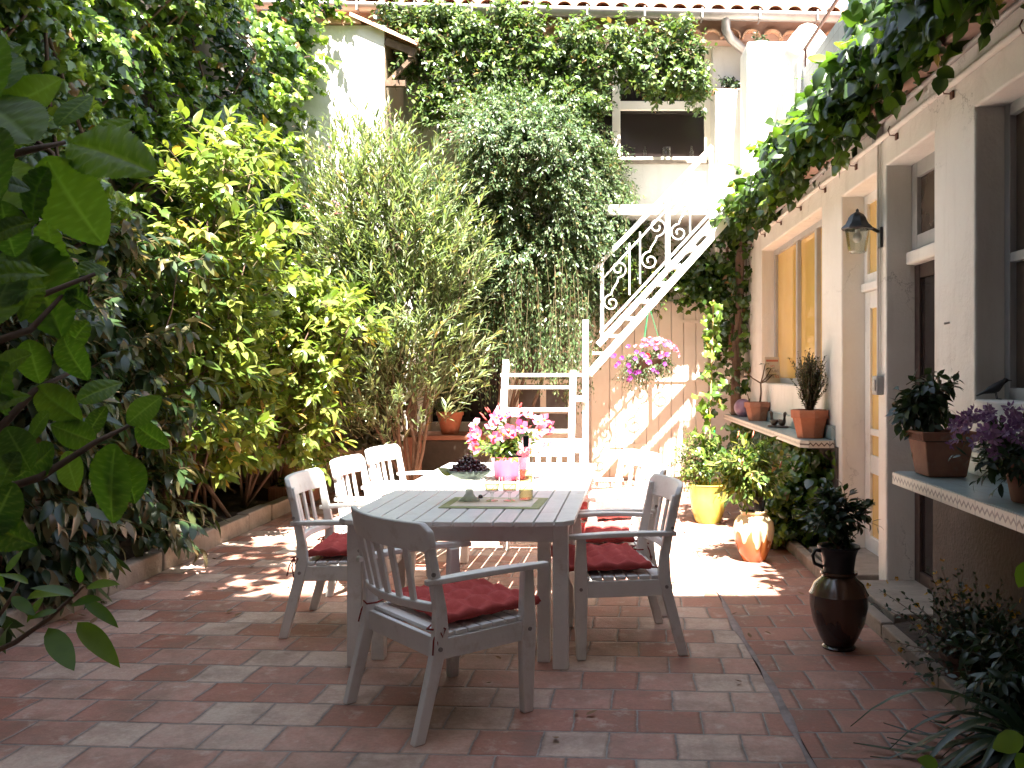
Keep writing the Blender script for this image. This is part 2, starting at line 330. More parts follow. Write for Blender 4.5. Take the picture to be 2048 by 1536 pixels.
def edging_mat():
    # cream tiles with a dark zigzag
    m,nt,b,out=new_mat('zigzag_edging_tile'); tc=N(nt,'ShaderNodeTexCoord'); sp=N(nt,'ShaderNodeSeparateXYZ'); nt.links.new(tc.outputs['Object'],sp.inputs[0])
    ad=N(nt,'ShaderNodeMath',operation='ADD'); nt.links.new(sp.outputs['X'],ad.inputs[0]); nt.links.new(sp.outputs['Y'],ad.inputs[1])
    pp=N(nt,'ShaderNodeMath',operation='PINGPONG'); pp.inputs[1].default_value=.0225; nt.links.new(ad.outputs[0],pp.inputs[0])
    su=N(nt,'ShaderNodeMath',operation='SUBTRACT'); nt.links.new(pp.outputs[0],su.inputs[0])
    md=N(nt,'ShaderNodeMath',operation='ADD'); md.inputs[1].default_value=.0115; nt.links.new(sp.outputs['Z'],md.inputs[0]); nt.links.new(md.outputs[0],su.inputs[1])
    ab=N(nt,'ShaderNodeMath',operation='ABSOLUTE'); nt.links.new(su.outputs[0],ab.inputs[0])
    lt=N(nt,'ShaderNodeMath',operation='LESS_THAN'); lt.inputs[1].default_value=.0065; nt.links.new(ab.outputs[0],lt.inputs[0])
    mx=N(nt,'ShaderNodeMix',data_type='RGBA'); nt.links.new(lt.outputs[0],mx.inputs['Factor']); mx.inputs['A'].default_value=(.58,.52,.44,1); mx.inputs['B'].default_value=(.13,.09,.075,1)
    # tile joints
    pj=N(nt,'ShaderNodeMath',operation='PINGPONG'); pj.inputs[1].default_value=.09; nt.links.new(ad.outputs[0],pj.inputs[0])
    lj=N(nt,'ShaderNodeMath',operation='LESS_THAN'); lj.inputs[1].default_value=.003; nt.links.new(pj.outputs[0],lj.inputs[0])
    m2=N(nt,'ShaderNodeMix',data_type='RGBA'); nt.links.new(lj.outputs[0],m2.inputs['Factor']); nt.links.new(mx.outputs['Result'],m2.inputs['A']); m2.inputs['B'].default_value=(.2,.19,.17,1)
    nt.links.new(m2.outputs['Result'],b.inputs['Base Color']); b.inputs['Roughness'].default_value=.35
    return m
M['edging']=edging_mat()

def small_tile(name,c1,c2,mortar,s):
    m,nt,b,out=new_mat(name); tc=N(nt,'ShaderNodeTexCoord'); mp=N(nt,'ShaderNodeMapping'); nt.links.new(tc.outputs['Object'],mp.inputs['Vector'])
    sp=N(nt,'ShaderNodeSeparateXYZ'); nt.links.new(mp.outputs['Vector'],sp.inputs[0])
    cb=N(nt,'ShaderNodeCombineXYZ'); nt.links.new(sp.outputs['Y'],cb.inputs[0])
    ad=N(nt,'ShaderNodeMath',operation='ADD'); nt.links.new(sp.outputs['X'],ad.inputs[0]); nt.links.new(sp.outputs['Z'],ad.inputs[1]); nt.links.new(ad.outputs[0],cb.inputs[1])
    br=N(nt,'ShaderNodeTexBrick'); br.offset=0; br.inputs['Scale'].default_value=1; br.inputs['Brick Width'].default_value=s; br.inputs['Row Height'].default_value=s; br.inputs['Mortar Size'].default_value=.003
    br.inputs['Color1'].default_value=c4(c1); br.inputs['Color2'].default_value=c4(c2); br.inputs['Mortar'].default_value=c4(mortar)
    nt.links.new(cb.outputs[0],br.inputs['Vector']); nt.links.new(br.outputs['Color'],b.inputs['Base Color']); b.inputs['Roughness'].default_value=.28
    bp=N(nt,'ShaderNodeBump'); bp.invert=True; bp.inputs['Strength'].default_value=.5; bp.inputs['Distance'].default_value=.004; nt.links.new(br.outputs['Fac'],bp.inputs['Height']); nt.links.new(bp.outputs['Normal'],b.inputs['Normal'])
    return m
M['shelftile']=small_tile('sage_shelf_tile',(.34,.42,.42),(.28,.36,.37),(.2,.22,.21),.105)
M['shingle']=small_tile('grey_shingle',(.40,.43,.43),(.30,.33,.34),(.14,.14,.14),.16)

def drip_mat(name, body, glaze, z0, amp, rough=.2, lowdark=None):
    # glaze that runs down a jar in uneven drips (object space, z up)
    m,nt,b,out=new_mat(name); tc=N(nt,'ShaderNodeTexCoord')
    sp=N(nt,'ShaderNodeSeparateXYZ'); nt.links.new(tc.outputs['Object'],sp.inputs[0])
    mp=N(nt,'ShaderNodeMapping'); mp.inputs['Scale'].default_value=(1,1,.12); nt.links.new(tc.outputs['Object'],mp.inputs['Vector'])
    nz=N(nt,'ShaderNodeTexNoise'); nz.inputs['Scale'].default_value=24; nz.inputs['Detail'].default_value=1; nt.links.new(mp.outputs['Vector'],nz.inputs['Vector'])
    ma=N(nt,'ShaderNodeMath',operation='MULTIPLY_ADD'); ma.inputs[1].default_value=amp; nt.links.new(nz.outputs['Fac'],ma.inputs[0]); nt.links.new(sp.outputs['Z'],ma.inputs[2])
    gt=N(nt,'ShaderNodeMapRange'); gt.inputs['From Min'].default_value=z0; gt.inputs['From Max'].default_value=z0+.012; nt.links.new(ma.outputs[0],gt.inputs['Value'])
    mx=N(nt,'ShaderNodeMix',data_type='RGBA'); nt.links.new(gt.outputs['Result'],mx.inputs['Factor']); mx.inputs['A'].default_value=c4(body); mx.inputs['B'].default_value=c4(glaze)
    nt.links.new(mx.outputs['Result'],b.inputs['Base Color']); b.inputs['Roughness'].default_value=rough; b.inputs['Coat Weight'].default_value=.4
    return m
M['jar_light']=drip_mat('dripped_cream_glaze',(.34,.12,.035),(.72,.56,.36),.36,.36)
M['jar_dark']=drip_mat('dripped_brown_glaze',(.025,.012,.010),(.085,.040,.022),.30,.34)

# ------------------------------------------------------------------ leaves (numpy)
def nrm(a): return a/np.maximum(np.linalg.norm(a,axis=-1,keepdims=True),1e-9)
def blade(n, width, fold=.12, curl=.15, peak=.42, stem=.08, serr=0.0, tip=1.0):
    """a leaf strip: n sections, midrib folded, tip curling down"""
    vs=[];fs=[]
    for i in range(n+1):
        t=i/n
        w=width*.5*(math.sin(math.pi*min(1,t**(math.log(.5)/math.log(peak))))**.8 if 0<t<1 else 0)
        w*= (1+serr*(1 if i%2 else -1))
        z=-curl*t*t
        y=stem+t*(1-stem)
        vs += [(-w,y,z+fold*w),(0,y,z),(w,y,z+fold*w)]
    for i in range(n):
        a=i*3
        if i==0: fs+=[(a+1,a+4,a+3),(a+1,a+5,a+4)]
        elif i==n-1: fs+=[(a,a+1,a+4),(a+1,a+2,a+4)]
        else: fs+=[(a,a+1,a+4,a+3),(a+1,a+2,a+5,a+4)]
    used=sorted({k for f in fs for k in f}); mp={k:i for i,k in enumerate(used)}
    return [vs[k] for k in used],[tuple(mp[k] for k in f) for f in fs]
def lobed(pts, z=-.06):
    """flat lobed leaf as a fan round its centre"""
    vs=[(0,.38,.05)]+[(x,y,z*(abs(x)*2+y*.6)) for x,y in pts]; n=len(pts)
    return vs,[(0,1+i,1+(i+1)%n) for i in range(n)]
def bigleaf(n=56,width=.66,curl=.2):
    vs=[];fs=[];vn=[];xs=(-1,-.72,-.4,-.12,0,.12,.4,.72,1)
    for i in range(n+1):
        t=i/n; w=width*.5*(math.sin(math.pi*t**.86)**.72 if 0<t<1 else .004)
        w*=1+.035*(1 if i%2 else -1)
        for x in xs:
            ve=.030*math.cos((t-.34*abs(x))*2*math.pi*6.5)*abs(x)*(1.25-abs(x))*2
            z=-curl*t*t+.16*w*abs(x)*2*(1-.75*abs(x))+ve*(.3+w)-(.012 if x==0 else 0)
            vn.append(1. if x==0 else max(0,math.cos((t-.34*abs(x))*2*math.pi*6.5))**6*.75*(1-.4*abs(x)))
            vs.append((w*x,.09+.91*t-.05*abs(x)*(1-t),z))
    m=len(xs)
    for i in range(n):
        for j in range(m-1): fs.append((i*m+j,i*m+j+1,(i+1)*m+j+1,(i+1)*m+j))
    return vs,fs,vn
IVY=lobed([(0,0),(.28,-.06),(.44,.12),(.36,.32),(.50,.52),(.24,.62),(0,1),(-.24,.62),(-.50,.52),(-.36,.32),(-.44,.12),(-.28,-.06)],-.16)
HEART=lobed([(0,.04),(.2,-.04),(.40,.10),(.45,.34),(.32,.62),(0,1),(-.32,.62),(-.45,.34),(-.40,.10),(-.2,-.04)],-.24)
LAUREL=blade(4,.36,.15,.22)
NARROW=blade(3,.17,.2,.12,.45)
OVAL=blade(3,.52,.2,.14)
SMALL=blade(2,.55,.2,.1)
STRAP=blade(6,.07,.25,.0,.4)
PETAL=blade(3,.8,-.2,-.25,.6)

def leaf_mesh(name, Pn, D, Nn, S, tmpl, m, parent=None, tint=None, wid=None):
    V,Fc=tmpl[:2]; V=np.array(V,float); k=len(V); n=len(Pn)
    D=nrm(D); Nn=nrm(Nn-D*np.sum(Nn*D,1,keepdims=True)); B=np.cross(D,Nn)
    S=np.asarray(S,float).reshape(n,1,1)
    wx=np.ones((n,1,1)) if wid is None else np.asarray(wid).reshape(n,1,1)
    cur=(1+.8*rng.standard_normal((n,1,1)))
    co=Pn[:,None,:]+S*(V[None,:,0:1]*wx*B[:,None,:]+V[None,:,1:2]*D[:,None,:]+V[None,:,2:3]*cur*Nn[:,None,:])
    co=co.reshape(-1,3).astype(np.float32)
    sizes=np.array([len(f) for f in Fc]); flat=np.array([i for f in Fc for i in f])
    li=(flat[None,:]+(np.arange(n)*k)[:,None]).reshape(-1).astype(np.int32)
    tot=np.tile(sizes,n).astype(np.int32); st=np.concatenate([[0],np.cumsum(tot)[:-1]]).astype(np.int32)
    me=bpy.data.meshes.new(name); me.vertices.add(len(co)); me.vertices.foreach_set('co',co.ravel())
    me.loops.add(len(li)); me.loops.foreach_set('vertex_index',li)
    me.polygons.add(len(tot)); me.polygons.foreach_set('loop_start',st); me.polygons.foreach_set('loop_total',tot)
    me.update(calc_edges=True)
    a=me.attributes.new('tint','FLOAT','FACE')
    if tint is None: tint=rng.random(n)
    tint=np.where(rng.random(n)<.022,1.,np.minimum(tint,.94))
    a.data.foreach_set('value',np.repeat(np.clip(tint,0,1),len(Fc)).astype(np.float32))
    if len(tmpl)>2: me.attributes.new('vein','FLOAT','POINT').data.foreach_set('value',np.tile(np.array(tmpl[2]),n).astype(np.float32))
    me.shade_smooth()
    return link(name,me,m,parent,True)

def shoots(O,D,L,nl,leaf,ang=55,droop=.25,sag=.2,start=.15,var=.35,end_small=.35):
    O=np.asarray(O,float);D=nrm(np.asarray(D,float));L=np.asarray(L,float).reshape(-1,1); m=len(O)
    g=np.array([0,0,-1.]); res=[[],[],[],[]]
    ph=rng.random((m,1))*6.28
    ref=nrm(np.cross(D,rng.standard_normal((m,3))))
    for j in range(nl):
        t=start+(1-start)*(j+.5)/nl+rng.normal(0,.02,(m,1))
        p=O+D*L*t+g*L*sag*t*t; T=nrm(D+g*2*sag*t)
        e1=nrm(ref-T*np.sum(ref*T,1,keepdims=True)); e2=np.cross(T,e1)
        a=ph+2.4*j; rad=np.cos(a)*e1+np.sin(a)*e2
        al=np.radians(ang)*(1-.35*t)+rng.normal(0,.18,(m,1))
        d=nrm(np.cos(al)*T+np.sin(al)*rad+droop*g+rng.normal(0,.1,(m,3)))
        n=T*.6-g*.7+rng.normal(0,.25,(m,3))
        s=leaf*(1-end_small*t**3)*(1+var*(rng.random((m,1))-.5)*2)
        for r_,q in zip(res,(p,d,n,s)): r_.append(q)
    return [np.concatenate(r_) for r_ in res]

def stem_mesh(name,O,D,L,r,m,parent,sag=.2):
    O=np.asarray(O,float);D=nrm(np.asarray(D,float));L=np.asarray(L,float).reshape(-1,1); n=len(O); g=np.array([0,0,-1.])
    ref=nrm(np.cross(D,np.array([.31,.77,.52])));b=np.cross(D,ref); ring=[]
    for t in (0,.33,.66,1.):
        c=O+D*L*t+g*L*sag*t*t
        for k in range(3):
            a=2*math.pi*k/3; ring.append(c+(ref*math.cos(a)+b*math.sin(a))*(r*(1-.7*t)))
    co=np.stack(ring,1).reshape(-1,3)
    f=[(i*3+k,i*3+(k+1)%3,i*3+3+(k+1)%3,i*3+3+k) for i in range(3) for k in range(3)]
    fs=(np.array(f)[None]+(np.arange(n)*12)[:,None,None]).reshape(-1,4)
    me=bpy.data.meshes.new(name); me.from_pydata(co.tolist(),[],fs.tolist()); me.shade_smooth()
    return link(name,me,m,parent,True)

def rdir(n,base,spread):
    return nrm(np.asarray(base,float)+rng.standard_normal((n,3))*spread)
def in_ellipsoid(n,c,r,shell=.55):
    d=nrm(rng.standard_normal((n,3))); q=(shell+(1-shell)*rng.random((n,1)))**.7
    return np.asarray(c)+d*q*np.asarray(r), d

L_={}
L_['ivy']=leaf_mat('ivy_leaf',[(.024,.052,.014),(.05,.10,.022),(.10,.17,.03),(.19,.27,.05)],.24,.35,spec=.8,dead=(.22,.13,.05))
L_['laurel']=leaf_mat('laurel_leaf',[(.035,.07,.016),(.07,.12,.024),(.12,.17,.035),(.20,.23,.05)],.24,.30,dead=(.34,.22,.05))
L_['laurel_shaded']=leaf_mat('shaded_laurel_leaf',[(.018,.040,.016),(.028,.055,.02),(.04,.07,.024),(.16,.11,.05)],.33,.25)  # laurel leaf copy with the shade put into darker colours
L_['oleander']=leaf_mat('oleander_leaf',[(.085,.125,.055),(.13,.18,.085),(.18,.23,.12),(.25,.27,.15)],.4,.28,dead=(.30,.20,.09))
L_['jasmine']=leaf_mat('jasmine_leaf',[(.030,.062,.026),(.052,.095,.038),(.085,.135,.055),(.135,.175,.08)],.38,.28,dead=(.20,.15,.06))
L_['topvine']=leaf_mat('creeper_leaf',[(.035,.068,.02),(.058,.10,.03),(.09,.14,.04),(.14,.18,.06)],.35,.28,dead=(.22,.14,.06))
L_['eave']=leaf_mat('eave_ivy_leaf',[(.020,.040,.014),(.035,.065,.018),(.065,.115,.024),(.14,.21,.035)],.28,.36,spec=.7,tcol=(2.0,2.3,.7),dead=(.25,.18,.05))
L_['hyd']=leaf_mat('hydrangea_leaf',[(.05,.105,.018),(.08,.15,.022),(.12,.19,.03)],.45,.45,tcol=(1.6,1.9,.5))
nt=L_['hyd'].node_tree; b_=nt.nodes['Principled BSDF']; src=b_.inputs['Base Color'].links[0].from_socket
at=N(nt,'ShaderNodeAttribute'); at.attribute_name='vein'; mx=N(nt,'ShaderNodeMix',data_type='RGBA'); nt.links.new(at.outputs['Fac'],mx.inputs['Factor']); nt.links.new(src,mx.inputs['A']); mx.inputs['B'].default_value=(.17,.26,.065,1); nt.links.new(mx.outputs['Result'],b_.inputs['Base Color'])
for q_ in nt.nodes:
    if q_.type=='MIX' and q_.blend_type=='MULTIPLY': nt.links.new(mx.outputs['Result'],q_.inputs['A'])
L_['bush']=leaf_mat('lemon_leaf',[(.035,.07,.02),(.06,.11,.025),(.11,.17,.035),(.22,.22,.06)],.3,.3)
L_['box']=leaf_mat('box_leaf',[(.04,.05,.022),(.06,.07,.028),(.085,.08,.035)],.45,.2)
L_['deep']=leaf_mat('deep_green_leaf',[(.013,.028,.012),(.02,.042,.016),(.035,.06,.02)],.38,.2)
L_['petalpink']=leaf_mat('pink_petal',[(.72,.05,.16),(.78,.16,.29),(.82,.45,.54),(.68,.03,.10)],.6,.3,tcol=(1,1,1))
L_['petalred']=leaf_mat('red_petal',[(.62,.02,.025),(.66,.09,.17),(.74,.28,.36)],.6,.3,tcol=(1,1,1))
L_['petalpurple']=leaf_mat('purple_petal',[(.16,.07,.17),(.24,.11,.25),(.32,.18,.30)],.6,.3,tcol=(1,1,1))
L_['petalmauve']=leaf_mat('magenta_petal',[(.30,.03,.32),(.38,.06,.40)],.6,.3,tcol=(1,1,1))
L_['petalyellow']=leaf_mat('yellow_petal',[(.45,.22,.02),(.6,.34,.03)],.6,.3,tcol=(1,1,1))
L_['dry']=leaf_mat('dry_leaf',[(.16,.09,.045),(.24,.14,.07),(.10,.06,.035)],.8,.1,tcol=(1,1,1))
SKY,SUN,EXPO=.07,5,3.3
# ================================================================== setting
def struct(o): o['kind']='structure'; return o
g=MB().sheet(lambda u,v:((u-.5)*400,(v-.5)*400,-.03),2,2).build('ground',M['soil']); struct(g)
fl=MB().add([(-3.18,-.8,0),(.808,-.8,0),(.808,12.1,0),(-3.18,12.1,0)],[(0,1,2,3)]).build('patio_floor',M['floor']); struct(fl)
f2=MB().add([(.828,-.8,0),(1.58,-.8,0),(1.58,12.1,0),(.828,12.1,0)],[(0,1,2,3)]).build('path',M['floor2']); struct(f2)
# raised cement joint between the patio and the strip
def joint(u,v):
    y=-.8+v*12.9; w=.016*(1+.35*math.sin(y*5.1)+.25*math.sin(y*13.7)); x=.818+(u-.5)*2*w+.008*math.sin(y*3.3)
    return (x,y,.004+.004*math.sin(math.pi*u)*(1+.5*math.sin(y*9)))
struct(MB().sheet(joint,4,160).build('cement_strip',M['cement'],smooth=180))
def kerb(name,x0,x1,h):
    m=MB(); y=-.8
    while y<10.9:
        L=random.uniform(.45,.9); d=random.uniform(-.008,.008); e=random.uniform(-.012,.012)
        m.box(x0+d,x1+d,y+.004,min(10.98,y+L)-.004,-.05,h+e); y+=L
    return struct(m.build(name,M['kerb'],bevel=.014))
kerb('kerb',-3.31,-3.185,.15)
m=MB(); y=-.8
while y<11.9:
    L=random.uniform(.5,1.0); m.box(1.585,1.66+random.uniform(-.006,.006),y+.004,min(12.0,y+L)-.004,-.05,.075+random.uniform(-.008,.008)); y+=L
struct(m.build('kerb',M['kerb'],bevel=.01))
def soil(u,v):
    x=-4.4+u*1.08; y=-.8+v*11.8
    return (x,y,.07+.03*math.sin(x*7+y*2.3)+.025*math.sin(y*5.7-x*3)+.015*math.sin(y*17+x*11))
struct(MB().sheet(soil,24,180).build('flower_bed',M['soil'],smooth=180))
def soil2(u,v):
    x=1.66+u*.29; y=-.8+v*12.7
    return (x,y,.03+.012*math.sin(x*17+y*6.3)+.012*math.sin(y*15-x*3))
struct(MB().sheet(soil2,8,160).build('planting_strip',M['soil'],smooth=180))

def wall(name,op,u0,u1,v0,v1,d0,d1,axis,m,root,bev=.014):
    us=sorted({u0,u1,*[q for o in op for q in o[:2]]}); vs=sorted({v0,v1,*[q for o in op for q in o[2:]]}); k=MB()
    for a,b in zip(us,us[1:]):
        for c,d in zip(vs,vs[1:]):
            if any(o[0]<=a and b<=o[1] and o[2]<=c and d<=o[3] for o in op): continue
            if axis=='x': k.box(d0,d1,a,b,c,d)
            else: k.box(a,b,d0,d1,c,d)
    o=k.build(name,m,root,world=True); bm=bmesh.new(); bm.from_mesh(o.data); bmesh.ops.remove_doubles(bm,verts=bm.verts,dist=1e-5)
    seen={}
    for f in bm.faces: seen.setdefault(tuple(sorted(v.index for v in f.verts)),[]).append(f)
    bmesh.ops.delete(bm,geom=[f for q in seen.values() if len(q)>1 for f in q],context='FACES')
    bmesh.ops.dissolve_limit(bm,angle_limit=R(2),verts=bm.verts,edges=bm.edges)
    bmesh.ops.recalc_face_normals(bm,faces=bm.faces); bm.to_mesh(o.data); bm.free()
    q=o.modifiers.new('b','BEVEL'); q.width=bev; q.segments=3; q.limit_method='ANGLE'; q.angle_limit=R(40)
    return o

# ------------------------------------------------------------------ rear house
YB=12.1
rh=thing('rear_house','white two storey house closing the courtyard, clay eaves under a zinc gutter','house',(-1,YB,0))
WU=(-1.05,1.58,4.30,5.86); WL=(-2.2,-1.27,.78,2.25); DL=(-1.12,-.28,.06,2.2)
wall('wall',[WU,WL,DL],-6,4.6,0,6.05,YB,YB+.3,'y',M['plaster_rear'],rh)
MB().box(-1.3,1.8,YB+.7,YB+.72,4,6.1).build('room_back',M['dark'],rh,world=True)
MB().box(-2.5,0,YB+.7,YB+.72,0,2.4).build('room_back',M['dark'],rh,world=True)
# upper window
wf=MB(); x0,x1,z0,z1=WU; yy=YB+.14
for a,b,c,d in ((x0,x0+.09,z0,z1),(x1-.09,x1,z0,z1)): wf.box(a,b,yy,yy+.07,c,d)
for zc in (z0+.035,z1-.045): wf.box(x0+.09,x1-.09,yy+.001,yy+.069,zc-.035,zc+.045)
wf.box(x0+.09,x1-.09,yy+.002,yy+.066,5.02,5.14)
for xc in (-.3,.29): wf.box(xc-.055,xc+.055,yy-.004,yy+.062,z0+.09,z1-.08)
win=wf.build('window',M['cream'],rh,world=True,bevel=.006)
MB().box(x0,x1,YB+.24,YB+.248,z0,z1).build('pane',M['darkpane'],win,world=True)
MB().box(x0-.02,x1+.04,YB-.05,YB+.14,4.245,4.297).build('sill',M['kerb'],rh,world=True,bevel=.008)
# ground floor dark window with a mesh screen
wl=MB(); x0,x1,z0,z1=WL
for a,b,c,d in ((x0,x0+.06,z0,z1),(x1-.06,x1,z0,z1),(x0+.44,x0+.5,z0+.06,z1-.06),(x0+.06,x1-.06,z0,z0+.06),(x0+.06,x1-.06,z1-.06,z1)): wl.box(a,b,YB+.1,YB+.15,c,d)
lw=wl.build('window',M['dark'],rh,world=True)
ms=MB()
for i in range(20): ms.box(x0+.52+i*.018,x0+.527+i*.018,YB+.09,YB+.095,z0+.5,z1-.06)
for i in range(50): ms.box(x0+.51,x0+.87,YB+.096,YB+.1,z0+.5+i*.018,z0+.506+i*.018)
ms.build('mesh_screen',M['bronze'],lw,world=True)
MB().box(x0+.06,x1-.06,YB+.16,YB+.165,z0,z1).build('pane',M['darkpane'],lw,world=True)
MB().box(x0-.1,x0-.001,YB-.04,YB+.02,0,z1+.1).build('window_casing',M['cream'],rh,world=True,bevel=.006)
# pale small paned door beside it
dr=MB(); x0,x1,z0,z1=DL
for a,b in ((x0,x0+.09),(x0+.38,x0+.46),(x1-.09,x1)): dr.box(a,b,YB+.03,YB+.075,z0,z1)
for zc in (.12,.62,.93,1.32,1.75,2.12): dr.box(x0+.001,x1-.001,YB+.034,YB+.071,zc-.035,zc+.035)
dd=dr.build('paned_door',M['cream'],rh,world=True,bevel=.005)
MB().box(x0,x1,YB+.05,YB+.055,z0+.55,z1).build('pane',M['brownpane'],dd,world=True)
MB().box(x0,x1,YB+.045,YB+.06,z0,z0+.549).build('door_panel',M['cream'],dd,world=True)
# balcony slab over the gate
MB().box(-1.3,1.78,YB-.95,YB-.002,3.40,3.53).build('balcony_slab',M['plaster_rear'],rh,world=True,bevel=.012)
# little ledge to the right of the upper window
MB().box(1.56,2.1,YB-.22,YB-.002,5.16,5.20).build('ledge',M['rooftile'],rh,world=True,bevel=.008)
# eaves: rows of half round tile ends, roof slope, gutter and downpipe
tilt=lambda x:-.022*(x+1)
ge=MB()
for r_,(zz,yo,sh) in enumerate(((5.90,.30,0),)):
    x=-5.8
    while x<4.4:
        cz=zz+tilt(x)+random.uniform(-.01,.01); cx=x+random.uniform(-.01,.01); ri=.125
        ang=[math.pi*i/8 for i in range(9)]
        prof=[(cx+ri*math.cos(a),cz+ri*.95*math.sin(a)) for a in ang]+[(cx+(ri-.022)*math.cos(a),cz+(ri-.022)*.95*math.sin(a)) for a in reversed(ang)]
        ge.prism(prof,YB-yo-random.uniform(0,.03),YB-.004,axis='y'); x+=.262
ge.build('eave_tiles',M['rooftile'],rh,world=True)
MB().add([(-6,YB-.22,5.89+tilt(-6)),(4.6,YB-.22,5.89+tilt(4.6)),(4.6,YB-.004,5.89+tilt(4.6)),(-6,YB-.004,5.89+tilt(-6)),
  (-6,YB-.22,6.2+tilt(-6)),(4.6,YB-.22,6.2+tilt(4.6)),(4.6,YB-.004,6.27+tilt(4.6)),(-6,YB-.004,6.27+tilt(-6))],
  [(3,2,1,0),(4,5,6,7),(0,1,5,4),(1,2,6,5),(2,3,7,6),(3,0,4,7)]).build('eave_bed',M['pinkeave'],rh,world=True)
rt=MB(); x=-5.9
while x<4.4:
    ang=[math.pi*i/7 for i in range(8)]; ri=.12; a0=(YB-.40,6.20+tilt(x)); a1=(YB+3.2,7.45)
    vs=[]
    for (yy_,zz_) in (a0,a1):
        vs+=[(x+ri*math.cos(a),yy_,zz_+ri*.9*math.sin(a)) for a in ang]+[(x+(ri-.02)*math.cos(a),yy_,zz_+(ri-.02)*.9*math.sin(a)) for a in reversed(ang)]
    n=16; rt.add(vs,[tuple(range(n)),tuple(range(2*n-1,n-1,-1))]+[(i,(i+1)%n,n+(i+1)%n,n+i) for i in range(n)]); x+=.25
rt.build('roof_tiles',M['rooftile'],rh,world=True)
MB().add([(-6,YB-.38,6.17+tilt(-6)),(4.6,YB-.38,6.17+tilt(4.6)),(4.6,YB+3.2,7.4),(-6,YB+3.2,7.4)],[(0,1,2,3)]).build('roof',M['rooftile'],rh,world=True)
def gut(u,v):
    a=math.pi*(1+u); x=-6+10.6*v
    return (x,YB-.46+.085*math.cos(a),6.165+tilt(x)+.10*math.sin(a))
gm=MB().sheet(gut,10,30).build('gutter',M['zinc'],rh,world=True,smooth=180,solid=.008)
for i in range(11):
    br=MB(); x=-3.8+i*.74; br.box(x-.012,x+.012,YB-.56,YB-.365,6.055+tilt(x),6.062+tilt(x)); br.box(x-.012,x+.012,YB-.556,YB-.55,6.062+tilt(x),6.19+tilt(x)); br.build('gutter_bracket',M['zinc'],gm,world=True)
MB().tube([P(1452,32,YB-.46),P(1452,60,YB-.42),P(1462,78,YB-.36),P(1495,105,YB-.14),P(1500,125,YB-.1),P(1500,240,YB-.1)],.062,12).build('downpipe',M['zinc'],rh,world=True,smooth=50)

# three glass vessels on the window sill
gl=MB().lathe([(.028,0),(.03,.02),(.03,.12),(.012,.16),(.012,.20)],n=14)
for i,(px,nm,lb) in enumerate(((1290,'glass_bottle','slim clear bottle on the upstairs sill, left of the other glassware'),(1333,'glass_jar','squat clear jar on the upstairs sill between two bottles'),(1383,'glass_bottle','slim clear bottle on the upstairs sill nearest the right window frame'))):
    mm=gl if i!=1 else MB().lathe([(.06,0),(.065,.02),(.065,.15),(.055,.17),(.058,.18)],n=16)
    o=mm.build(nm,M['clear'],smooth=40); o.location=P(px,318,YB+.03); o.location.z=4.299; tag(o,lb,'bottle' if i!=1 else 'jar','glassware on the upstairs sill')

# ------------------------------------------------------------------ plank gate
gt=thing('plank_gate','pale cream double plank gate with iron strap hinges under the white staircase','gate',(.8,YB-.06,0))
gb=MB(); x=.20; i=0
for x in np.arange(.20,1.52,.165):
    w=min(.158,1.55-x); gb.box(x,x+w,YB-.055,YB-.012,.05,1.33); gb.box(x,x+w,YB-.057,YB-.014,1.345,2.40)
gb.build('boards',M['cream'],gt,world=True,bevel=.006)
MB().box(-.05,.193,YB-.05,YB-.004,0,2.46).build('gate_post',M['cream'],gt,world=True,bevel=.006)
def strap(x0,x1,z,flip):
    s=MB(); s.box(x0,x1,YB-.068,YB-.0575,z-.022,z+.022)
    e=x0 if flip<0 else x1
    for dz in (-.035,.035): s.lathe([(.032,0),(.032,.012)],n=12)
    n=len(s.v)-48
    for k in range(2):
        for j in range(24):
            v=s.v[n+k*24+j]; s.v[n+k*24+j]=(e+v[0]+flip*.012,YB-.066+v[2]-.004,z+(-.03 if k==0 else .03)+v[1])
    return s.build('strap_hinge',M['cream'],gt,world=True)
strap(1.15,1.55,2.13,-1); strap(.20,.62,.47,1)
MB().box(.2,1.55,YB-.075,YB-.058,1.325,1.35).build('rail',M['cream'],gt,world=True)

# ------------------------------------------------------------------ annex at the left
an=thing('annex_wing','narrow plastered wing at the rear left with a worn clay coping and small tiled overhang','wing',(-3.2,11,0))
mb=MB().box(-4.45,-2.57,11.0,YB-.003,.0,5.70); mb.build('wall',M['ochre'],an,world=True,bevel=.02)
MB().box(-4.45,-2.574,10.996,10.9995,2.0,5.69).build('sunlit_face',M['plaster'],an,world=True)  # pale sheet puts the blown-out sunlit upper wall into colour
cp=MB(); x=-4.45
while x<-2.95:
    cp.prism([(x+.0+.11+.11*math.cos(a),5.70+.07*math.sin(a)) for a in [math.pi*i/6 for i in range(7)]],10.93,YB-.01,axis='y'); x+=.23
cp.build('coping_tiles',M['rooftile'],an,world=True)
ov=MB()
for i in range(6):
    y0=10.92+i*.19
    s=[]
    for (xx,zz) in ((-2.98,5.78),(-2.16,5.42)):
        s+=[(xx,y0+.09+.10*math.cos(a),zz+.07*math.sin(a)) for a in [math.pi*k/6 for k in range(7)]]
        s+=[(xx,y0+.09+.08*math.cos(a),zz+.05*math.sin(a)) for a in [math.pi*k/6 for k in range(6,-1,-1)]]
    n=14; ov.add(s,[tuple(range(n)),tuple(range(2*n-1,n-1,-1))]+[(k,(k+1)%n,n+(k+1)%n,n+k) for k in range(n)])
ov.build('overhang_tiles',M['rooftile'],an,world=True)
rf=MB()
for yy in (11.02,11.5,11.98): rf.bar((-2.56,yy,5.50),(-2.2,yy,5.36),.07,.09)
rf.bar((-2.25,10.98,5.33),(-2.25,12.05,5.33),.06,.06); rf.box(-2.565,-2.32,10.99,11.0+.06,4.95,5.02)
